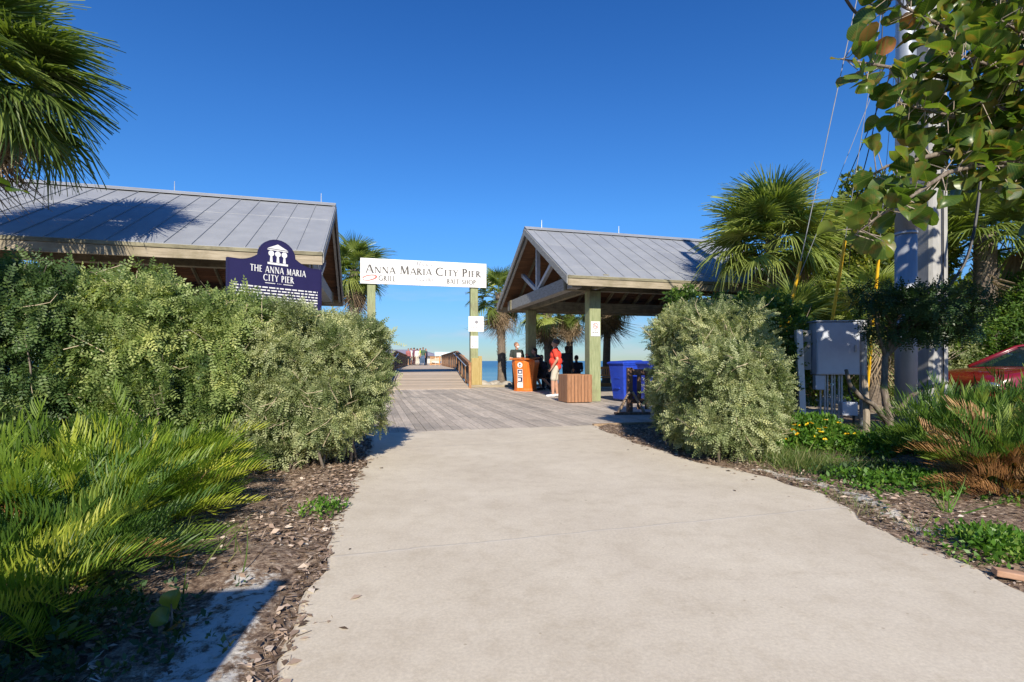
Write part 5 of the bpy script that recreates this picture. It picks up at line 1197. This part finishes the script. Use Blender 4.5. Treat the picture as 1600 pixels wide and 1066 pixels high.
# ---------------------------------------------------------------- palms
def palm(label,x,y,zc,rad,n_=46,tr=.17,dead=8,boots=True,skirt=0,seed=1,lean=(0,0),emin=-38,tb=0,name='palm_tree',tm=None,base=-.1,bz=None,group=None):
    r=np.random.default_rng(seed); T_=thing(name,label,'palm tree',(x,y,0),0,group)
    m=MB(); pts=[];rr=[]; n0=14
    for i in range(n0+1):
        t=i/n0; pts.append((lean[0]*t*t,lean[1]*t*t,base+(zc-base)*t)); rr.append(tr*(1.15-.2*t)*(1+.25*max(0,1-t*6)))
    m.tube(pts,rr,16); m.build('trunk',MT['palm_trunk'],T_,smooth=True)
    if boots:
        m=MB(); z=zc-.05; k=0; zlow=bz if bz is not None else .25
        while z>zlow:
            t=(z-base)/(zc-base); c=Vector((lean[0]*t*t,lean[1]*t*t,z))
            for j in range(5):
                a=k*2.4+j*2*math.pi/5; d=Vector((math.cos(a),math.sin(a),0)); sd=Vector((-d.y,d.x,0)); L_=R.uniform(.14,.30)
                b0=c+d*tr*.8; tip=c+d*(tr*.8+L_*R.uniform(.35,.55))+Vector((0,0,L_*.8))
                w0,w1=.055,.02; q_=[b0-sd*w0,b0+sd*w0,tip+sd*w1,tip-sd*w1]; q2=[p-d*.03-Vector((0,0,.03)) for p in q_]
                m.add(q_+q2,[(0,1,2,3),(7,6,5,4),(0,4,5,1),(1,5,6,2),(2,6,7,3),(3,7,4,0)],R.random())
            z-=.12; k+=1
        m.build('boots',MT['palm_boot'],T_)
    def fr(nm,k,e0,e1,mt,tms,sc,tb_,pw=1.):
        u=np.linspace(0,1,k)**pw; el=np.radians(e1+(e0-e1)*u+r.normal(0,5,k)); az=np.arange(k)*2.39996+r.normal(0,.2,k)
        d=np.c_[np.cos(az)*np.cos(el),np.sin(az)*np.cos(el),np.sin(el)]; up=np.c_[-np.cos(az)*np.sin(el),-np.sin(az)*np.sin(el),np.cos(el)]+r.normal(0,.25,(k,3))
        pos=np.array([lean[0],lean[1],zc])+np.c_[r.normal(0,.03,(k,2)),-.25*u]
        return scatter(nm,tms,pos,basis(d,nrm(up)),r.uniform(.85,1.1,k)*sc,np.clip(.5+tb_+r.normal(0,.15,k)-.1*u,0,1),MT[mt],T_)
    fr('crown',n_,emin,82,'palm_leaf',tm or FAN,rad/1.42,tb)
    if dead: fr('dead_fronds',dead,-75,-30,'palm_dead',FAND,rad/1.3,0)
    if skirt: fr('skirt',skirt,-86,-55,'palm_dead',FAND,rad/1.2,.1)
    return T_
palm('large fan palm whose crown fills the upper left corner',-8.0,7.7,5.55,1.66,n_=95,tr=.17,dead=7,seed=3,emin=-34,bz=3.5,tb=-.2)
palm('fan palm with full green crown in front of the right pavilion roof',6.60,13.0,4.25,1.72,n_=84,tr=.16,dead=3,seed=5,emin=-18,bz=1.2,tb=.13)
palm('fan palm behind the red car with pale crisscross trunk',12.2,13.2,4.45,1.8,n_=54,tr=.24,dead=2,seed=8,emin=-2,bz=.8)
palm('fan palm just left of the entrance sign beyond the left hedge',-6.75,21.9,5.0,1.6,n_=46,tr=.2,dead=6,skirt=4,seed=12,emin=-35,bz=1.5)
palm('leaning palm with brown and green crown left of the pavilion gable',-.45,23.2,4.15,1.5,n_=30,tr=.17,dead=5,skirt=14,seed=14,lean=(-.15,0),bz=.6)
palm('palm with brown skirt seen through the pavilion between its two left posts',1.65,22.6,3.6,1.5,n_=26,tr=.19,dead=3,skirt=18,seed=15,lean=(-.15,0),bz=1.4)
palm('slim palm with dark trunk seen under the pavilion right of the near post',4.05,22.0,3.9,1.5,n_=28,tr=.15,dead=4,skirt=16,seed=16,lean=(.12,0),bz=2.3)
palm('palm with hanging dead fronds beyond the pavilion, between two clearer palms',2.65,23.5,3.7,1.4,n_=24,tr=.14,dead=4,skirt=20,seed=18,bz=2.5)
palm('short trunkless fan palm behind the electrical cabinet',6.6,11.9,1.8,1.35,n_=30,tr=.14,dead=3,seed=21,emin=-10,boots=False,tb=.1)
palm('low fan palm with yellowing fronds left of the steel pole',7.7,10.9,2.1,1.2,n_=26,tr=.12,dead=5,seed=22,emin=-25,boots=False,tb=.2)
palm('small fan palm in the far bushes right of the concrete pole',10.9,14.6,2.9,1.3,n_=30,tr=.14,dead=3,seed=24,emin=-25,boots=False)
# ---------------------------------------------------------------- broadleaf trees and bushes
def blobs(lumps,n_,seed=0,amp=.3,inner=.45,freq=.9):
    P=[];Nn=[];got=0; lo=np.min([[c[0]-c[3],c[1]-c[3],c[2]-c[4]] for c in lumps],axis=0); hi=np.max([[c[0]+c[3],c[1]+c[3],c[2]+c[4]] for c in lumps],axis=0)
    while got<n_:
        p=RN.uniform(lo,hi,(n_*3,3)); best=np.full(len(p),9.); nn=np.zeros((len(p),3))
        for cx,cy,cz,r,rz in lumps:
            dd=np.c_[(p[:,0]-cx)/r,(p[:,1]-cy)/r,(p[:,2]-cz)/rz]; f_=(dd**2).sum(1); k=f_<best; best=np.where(k,f_,best); nn[k]=dd[k]
        f_=best+amp*tnoise(p,freq,seed)+amp*.6*tnoise(p,freq*2.7,seed+3); ok=(f_<.85)&((f_>inner)|(RN.random(len(p))<.2)); P.append(p[ok]);Nn.append(nn[ok]);got+=ok.sum()
    return np.concatenate(P)[:n_],nrm(np.concatenate(Nn)[:n_]+1e-6)
def tree(label,base,trunk,lumps,n_,tm,mt,cat='tree',name='broadleaf_tree',sc=(.8,1.2),r0=.09,seed=0,bark='bark',limbs=10,hang=.2,tb=0,group=None,amp=.3,trunkname='trunk'):
    T_=thing(name,label,cat,group=group); m=MB()
    pts=[Vector(base)]+[Vector(p) for p in trunk]
    if len(pts)>1: m.tube(pts,[r0*(1-.5*i/len(pts)) for i in range(len(pts))],10)
    top=pts[-1]
    for k in range(limbs):
        lx_=lumps[k%len(lumps)]; e=Vector((lx_[0]+R.uniform(-.6,.6)*lx_[3],lx_[1]+R.uniform(-.6,.6)*lx_[3],lx_[2]+R.uniform(-.3,.8)*lx_[4])); s_=pts[max(0,len(pts)-1-k%2)]
        mid=s_.lerp(e,.5)+Vector((R.uniform(-.15,.15),R.uniform(-.15,.15),.08)); m.tube([s_,mid,e],[r0*.5,r0*.32,r0*.08],6)
        for _ in range(2):
            e2=mid.lerp(e,.5)+Vector((R.uniform(-.4,.4),R.uniform(-.4,.4),R.uniform(-.1,.4)))*lx_[3]; m.tube([mid.lerp(e,.3),e2],[r0*.18,r0*.05],5)
    m.build(trunkname,MT[bark],T_,smooth=True)
    P,Nn=blobs(lumps,n_,seed,amp); leafmass('crown',P,Nn,tm,MT[mt],T_,sc,hang=hang,seed=seed,tb=tb,rnd=.9); return T_
tree('yellow green broadleaf tree rising behind the steel pole',(9.6,14.2,0),[(9.6,14.2,1.5),(9.8,14.3,3)],[(9.0,14.0,4.3,1.0,1.1),(9.7,14.0,5.3,.8,.9),(10.3,14.3,4.7,1.15,1.2),(9.7,14.3,3.3,1.4,1.2),(11.4,14.6,4.0,1.1,1.2),(8.7,14,3.2,.8,.8)],5200,BIGB,'tree_leaf',r0=.11,seed=31,tb=.1)
tree('dense green tree mass at the right edge above the car',(13.4,12.2,0),[(13.4,12.3,1.2)],[(12.3,12.4,1.7,1.3,.8),(13.6,12.5,2.5,1.3,1.2),(11.0,12.6,1.7,1.0,.8),(14.6,13,3.4,1.4,1.6)],6500,BROAD,'shrub_leaf',sc=(.9,1.5),seed=33,r0=.08)
tree('green bush behind the electrical cabinet',(6.2,13.8,0),[(6.2,13.8,.6)],[(5.9,12.2,1.3,1.0,1.2),(7.4,12.6,1.3,1.2,1.3),(8.6,12.9,1.6,1.1,1.5),(7.9,14.8,2.6,1.2,1.3)],6500,BROAD,'shrub_leaf',name='bush',cat='bush',sc=(.9,1.4),seed=35,r0=.05,trunkname='stems')
tree('dry looking bush just right of the concrete pole in front of the trees',(9.3,11.9,0),[(9.3,11.9,.4)],[(9.4,12.2,1.0,.9,.9),(10.4,12.3,1.1,.8,.7)],2600,SMALL,'hedge_leaf',name='bush',cat='bush',sc=(1.2,2.),seed=36,r0=.05,trunkname='stems',limbs=24,bark='bark_pale')
tree('low green bushes farther off closing the view at the far right',(16,17,0),[(16,17,.6)],[(14.5,16.5,2.0,2.2,1.8),(17.5,17,2.6,2.4,2.2),(20,17,3,2.5,2.6)],5200,BIGB,'tree_leaf',name='bush',cat='bush',sc=(1.2,1.8),seed=37,r0=.08,trunkname='stems')
# small forked tree in front of the poles
T_=tree('small forked tree with bare grey trunk and dark feathery crown in front of the poles',(5.18,7.05,-.1),[(5.2,7.05,.3),(5.10,7.02,.7),(5.14,7.05,1.15),(5.35,7.1,1.5)],[(5.55,7.05,1.86,.50,.18),(6.15,7.0,1.92,.48,.13),(5.25,7.1,1.55,.32,.16),(5.85,7.0,1.55,.42,.12),(5.0,7.0,1.98,.28,.14)],1250,SPRIG,'dark_leaf',amp=.6,r0=.055,seed=41,bark='bark',sc=(.9,1.3),limbs=12,hang=.35)
m=MB(); m.tube([(5.18,7.05,.22),(4.95,7.0,.50),(4.72,6.95,.62),(4.55,6.9,.78),(4.47,6.85,.98)],[.035,.034,.032,.028,.022],8); m.tube([(5.2,7.05,.3),(5.5,7.05,.62),(5.62,7.0,.72),(5.95,7.0,.80)],[.035,.03,.028,.02],8); m.build('bare_branch',MT['bark'],T_,smooth=True)
m=MB(); m.tube([(4.92,7.1,-.1),(4.91,7.1,.5),(4.90,7.12,.9)],[.045,.042,.038],8); tag(m.build('timber_stake',MT['bark_pale']),'peeling upright timber stake just left of the forked tree trunk','stake')
# ---------------------------------------------------------------- sea grapes
def grape(label,trunkpts,branches,seed,dens=26,sc=(.75,1.2),extra=None,shadecrown=None,tb=0,r0=.08,k_=1):
    T_=thing('sea_grape_tree',label,'tree'); m=MB(); r=np.random.default_rng(seed)
    m.tube(trunkpts,[r0*(1-.4*i/len(trunkpts)) for i in range(len(trunkpts))],10); P=[];D=[];pet=MB()
    for pts,dn in branches:
        pts=[Vector(p) for p in pts]; Ls=[(b_-a).length for a,b_ in zip(pts,pts[1:])]; tot=sum(Ls)
        m.tube(pts,[max(.004,.020*k_*(1-i/len(pts))) for i in range(len(pts))],7)
        k=int(tot*dn*4.2/k_)
        for i in range(k):
            s=tot*(i+.5)/k; j=0
            while s>Ls[j] and j<len(Ls)-1: s-=Ls[j]; j+=1
            c=pts[j].lerp(pts[j+1],min(1,s/Ls[j])); ax_=(pts[j+1]-pts[j]).normalized()
            side=Vector(r.normal(size=3)); side-=ax_*side.dot(ax_)*.6; side.normalize(); sp=k_*float(r.uniform(.01,.14)) if dn>14 else .01
            c2=c+side*sp; d=(side+ax_*.5+Vector((0,0,.15))).normalized()
            if sp>.03: pet.tube([c,c2],[.003*k_,.002*k_],4)
            P.append(c2); D.append(d)
        P.append(pts[-1]); D.append((pts[-1]-pts[-2]).normalized())
    m.build('branches',MT['bark'],T_,smooth=True); pet.build('twigs',MT['letter_red'] if 0 else MT['bark_pale'],T_)
    P=np.array([tuple(p) for p in P]); D=np.array([tuple(p) for p in D]); n_=len(P)
    up=nrm(np.array([0,0,1])[None]+r.normal(0,.75,(n_,3)))
    t=np.clip(r.normal(.45+tb,.24,n_),0,1); big=r.random(n_); scatter('leaves',ROUND,P,basis(nrm(D),up),np.where(big>.25,r.uniform(*sc,n_),r.uniform(.45,.7,n_)),t,MT['grape_leaf'],T_,smooth=True)
    if shadecrown:  # out-of-view leaf masses added to shade the left hedge, poles and cabinet
        Pc,Nc=blobs(shadecrown[0],shadecrown[1],seed,.3); nn_=len(Pc); scatter('crown',ROUND,Pc,basis(nrm(Nc+rdir(nn_)*.7),nrm(rdir(nn_)+np.array([0,0,1.2]))),RN.uniform(.9,1.5,nn_),np.clip(RN.normal(.4,.2,nn_),0,1),MT['grape_leaf'],T_)
    return T_
def br(*a): return [at(p[0],p[1],p[2]*1.62) for p in a]
Bs=[(br((1760,330,2.9),(1640,200,2.85),(1520,130,2.8),(1420,110,2.75),(1345,98,2.7),(1312,92,2.68)),15),
    (br((1760,330,2.9),(1660,260,2.85),(1570,200,2.8),(1500,185,2.75),(1440,170,2.7),(1400,160,2.7)),30),
    (br((1760,330,2.9),(1640,270,2.7),(1560,250,2.65),(1480,270,2.6),(1420,310,2.6),(1370,340,2.6),(1335,368,2.6)),18),
    (br((1560,250,2.65),(1490,235,2.7),(1430,250,2.7),(1385,260,2.7),(1362,274,2.72)),15),
    (br((1760,200,3.0),(1650,120,2.9),(1560,70,2.9),(1470,40,2.85),(1410,10,2.85),(1390,-20,2.85)),30),
    (br((1760,120,3.0),(1650,30,2.9),(1560,-10,2.9),(1450,-40,2.9)),34),
    (br((1760,240,2.8),(1660,170,2.7),(1600,130,2.65),(1540,100,2.6),(1480,80,2.6)),34),
    (br((1760,300,2.8),(1680,235,2.75),(1620,200,2.7),(1570,170,2.7),(1530,160,2.65)),34),
    (br((1740,330,2.9),(1660,300,2.8),(1600,262,2.8),(1540,255,2.75),(1480,262,2.75)),26),
    (br((1800,300,2.6),(1700,300,2.6),(1630,290,2.6),(1598,300,2.6)),16),
    (br((1760,60,2.7),(1680,20,2.7),(1610,60,2.7),(1560,30,2.6)),34)]
grape('sea grape branch with round backlit leaves overhanging the upper right corner',[(6.5,4.3,-.1),(6.4,4.4,1.2),(6.2,4.5,2.0),(5.64,4.7,2.47)],Bs,51,sc=(.88,1.4),r0=.12,k_=1.62,shadecrown=([(7.15,4.7,3.2,1.0,1.25),(6.05,4.75,2.9,.9,.9),(6.0,4.6,5.4,1.3,.6)],1500))
grape('sea grape twig with two round leaves at the left picture edge',[(-4.6,.2,-.1),(-4.4,.4,1.2),(-4.2,.6,2.2)],
   [([(-4.2,.6,2.2),(-3.0,1.5,2.05),at(-60,300,2.1),at(-10,285,2.1),at(14,292,2.1)],2.2)],52,sc=(.62,.7),shadecrown=([(-4.85,1.7,3.2,.95,1.0),(-5.7,1.4,2.7,1.1,1.2),(-4.7,1.0,2.6,.7,.7)],1700),r0=.1)
# sea grape seedling lower left
a=gp(265,990); T_=thing('sea_grape_seedling','young sea grape seedling with three round leaves in the lower left litter','seedling',a)
m=MB(); m.tube([(0,0,-.02),(.01,0,.06),(.0,.01,.12)],[.005,.004,.003],6); m.build('stem',MT['bark'],T_)
scatter('leaves',ROUND,np.array([(0.0,0,.10),(-.01,0,.05),(.01,0,.03),(-.02,0,.07)]),basis(nrm(np.array([(.25,.2,.9),(-.6,-.3,.6),(.5,-.5,.2),(-.3,.5,.5)])),nrm(np.array([(.1,-1,.35),(.2,-.8,.6),(0,-.6,1),(.4,-.8,.4)]))),np.array([.55,.5,.42,.4]),np.array([.75,.8,.99,.7]),MT['grape_leaf'],T_,smooth=True)
# ---------------------------------------------------------------- ground cover
def ground_z(x,y): return gheight(np.asarray(x,float),np.asarray(y,float))
def weeds(label,cx,cy,rx,ry,h_,n_,tm,mt,cat='weeds',name='weed_patch',sc=(.6,1.1),seed=0,kind='stuff'):
    r=np.random.default_rng(seed); x=cx+r.normal(0,rx*.5,n_); y=cy+r.normal(0,ry*.5,n_); xr_=edge_x(PR,y); xl_=edge_x(PL,y); k=((x>xr_-.02)&(cx>0))|((x<xl_+.02)&(cx<0)); x,y=x[k],y[k]; n_=len(x)
    z=ground_z(x,y)+r.random(n_)**.8*h_*np.exp(-((x-cx)/rx)**2-((y-cy)/ry)**2); d=nrm(r.normal(size=(n_,3))*[1,1,.4]+[0,0,.5]); up=nrm(r.normal(0,.5,(n_,3))+[0,0,1])
    o=scatter(name,tm,np.c_[x,y,z],basis(d,up),r.uniform(*sc,n_),np.clip(r.normal(.5,.22,n_),0,1),MT[mt]); return tag(o,label,cat,kind=kind)
o=weeds('leafy green plant with small yellow flowers at the foot of the cabinet post',3.85,6.55,.55,.6,.42,1500,BROAD,'weed_leaf','flowering plant','flowering_ground_cover',seed=1,sc=(.5,.9),kind=None)
x=R; fp=np.array([(3.55+R.uniform(-.35,.7),6.2+R.uniform(-.5,.4),R.uniform(.16,.42)) for _ in range(22)])
fp[:5,0]=[3.15,3.35,3.45,3.6,3.9]; fp[:5,1]=[5.9,6.2,6.15,6.0,5.95]; fp[:5,2]=[.2,.36,.33,.3,.25]
for k in range(22): scatter('flower',[cluster_t(7,.026,.018,5,.4,.003)],fp[k:k+1],basis(nrm(RN.normal(size=(1,3))*[1,1,.2]),nrm(RN.normal(0,.4,(1,3))+[0,-.6,1])),RN.uniform(.8,1.3,1),RN.random(1),MT['flower'],o)
weeds('short weeds beneath the small forked tree',4.8,6.3,.7,.6,.25,800,BROAD,'weed_leaf',seed=3,sc=(.4,.8))
weeds('low leafy weeds beside the path at the right picture edge',2.92,2.98,.34,.28,.07,420,SMALL,'weed_leaf',seed=4,sc=(.7,1.3))
weeds('shaded broad leaved weeds in the bottom left corner',-1.85,1.9,.55,.5,.16,420,BROAD,'dark_leaf',seed=5,sc=(.3,.55))
weeds('mixed low green weeds on the right bed between grass tuft and cycads',3.5,4.55,.55,.5,.10,420,SMALL,'weed_leaf',seed=8,sc=(.7,1.4))
weeds('thin seedlings on the mulch edge left of the path joint',-1.40,3.75,.16,.2,.07,34,SMALL,'weed_leaf',seed=6,sc=(.7,1.2))
weeds('bluish low ground cover in the shade right of the grass tuft',3.55,4.95,.6,.35,.08,420,SMALL,'dark_leaf',seed=7,sc=(.8,1.3))
def grass(label,cx,cy,rx,ry,n_,L_,seed,mt='grass_leaf',kind=None,name='grass_tuft'):
    r=np.random.default_rng(seed); x=cx+r.normal(0,rx*.5,n_); y=cy+r.normal(0,ry*.5,n_); z=ground_z(x,y)-.01; d=nrm(np.c_[r.normal(0,.55,n_)+(x-cx)/rx*.4,r.normal(0,.55,n_)+(y-cy)/ry*.4,np.ones(n_)]); up=nrm(r.normal(size=(n_,3)))
    o=scatter(name,BLADES,np.c_[x,y,z],basis(d,up),r.uniform(.5,1.1,n_)*L_,np.clip(r.normal(.5,.25,n_),0,1),MT[mt]); return tag(o,label,'grass',kind=kind)
grass('fine pale green grass spilling onto the path beside the right hedge',3.05,5.35,.42,.35,1300,.26,1,kind='stuff',name='grass')
grass('dry grass fringe along the right path edge',2.62,4.0,.16,.7,240,.12,2,kind='stuff',name='grass')
grass('spiky yellow green plant with long strap leaves on the right mulch',3.18,3.72,.05,.05,13,.42,3,'weed_leaf')
grass('small strap leaved shoot at the right path edge',2.62,3.30,.04,.04,9,.20,4,'weed_leaf')
grass('dry grass stalks under the left cycads',-2.0,2.75,.5,.3,150,.30,5,kind='stuff',name='grass')
# leaf litter and mulch chips
def litter(label,n_,fx,fy,sc,seed,tb=0):
    r=np.random.default_rng(seed); x=fx(r,n_); y=fy(r,n_); return x,y
r=np.random.default_rng(77); X_=[];Y_=[]
y=r.uniform(.8,7.6,14000); w_=r.exponential(.6,14000); x=edge_x(PL,y)+.03-w_; keep=(y>3.0)|((w_<.14)|(w_>.62)|(r.random(14000)<.10)); X_.append(x[keep]);Y_.append(y[keep])
y=r.uniform(2.2,8.6,14000); w_=r.exponential(.6,14000); x=edge_x(PR,y)-.03+w_; keep=(w_>.35)|(r.random(14000)<.45); X_.append(x[keep]);Y_.append(y[keep])
y=r.uniform(1,6,2500); x=r.uniform(-4,-1.5,2500); X_.append(x);Y_.append(y)
y=r.uniform(1.8,8,60); x=edge_x(PL,y)+np.abs(r.normal(0,.12,60)); X_.append(x);Y_.append(y)
y=r.uniform(2.6,8,70); x=edge_x(PR,y)-np.abs(r.normal(0,.25,70)); X_.append(x);Y_.append(y)
x=np.concatenate(X_);y=np.concatenate(Y_); n_=len(x)
ins=(x>edge_x(PL,y))&(x<edge_x(PR,y)); z=np.where(ins,.003,ground_z(x,y)+r.uniform(0,.022,n_)); k=(tv(x,y)<-.12); x,y,z=x[k],y[k],z[k]; n_=len(x)
CH=[tpl([(0,0,0),(.5,-.18,.04),(1,0,-.02),(.5,.18,.06)],[(0,1,2,3)]),tpl([(0,-.05,0),(1,-.04,.03),(1,.05,.02),(0,.05,.0)],[(0,1,2,3)]),tpl([(0,0,0),(.45,-.3,.1),(1,0,0),(.5,.3,.12)],[(0,1,2,3)]),tpl([(0,-.015,0),(1,-.01,.03),(1,.015,.02),(0,.015,.0)],[(0,1,2,3)])]
a=r.uniform(0,6.28,n_); d=nrm(np.c_[np.cos(a),np.sin(a),r.normal(0,.18,n_)]); up=nrm(np.c_[r.normal(0,.3,(n_,2)),np.ones(n_)])
ins=(x>edge_x(PL,y))&(x<edge_x(PR,y)); d[ins,2]*=.2; up[ins]=(0,0,1)
o=scatter('leaf_litter',CH,np.c_[x,y,z],basis(d,up),np.clip(r.lognormal(-3.45,.5,n_),.010,.06),np.clip(r.normal(.45,.25,n_),0,1),MT['litter']); tag(o,'brown dead leaves and bark mulch strewn along both path edges','leaf litter',kind='stuff')
# hand rail wood seen left of ramp etc. finished
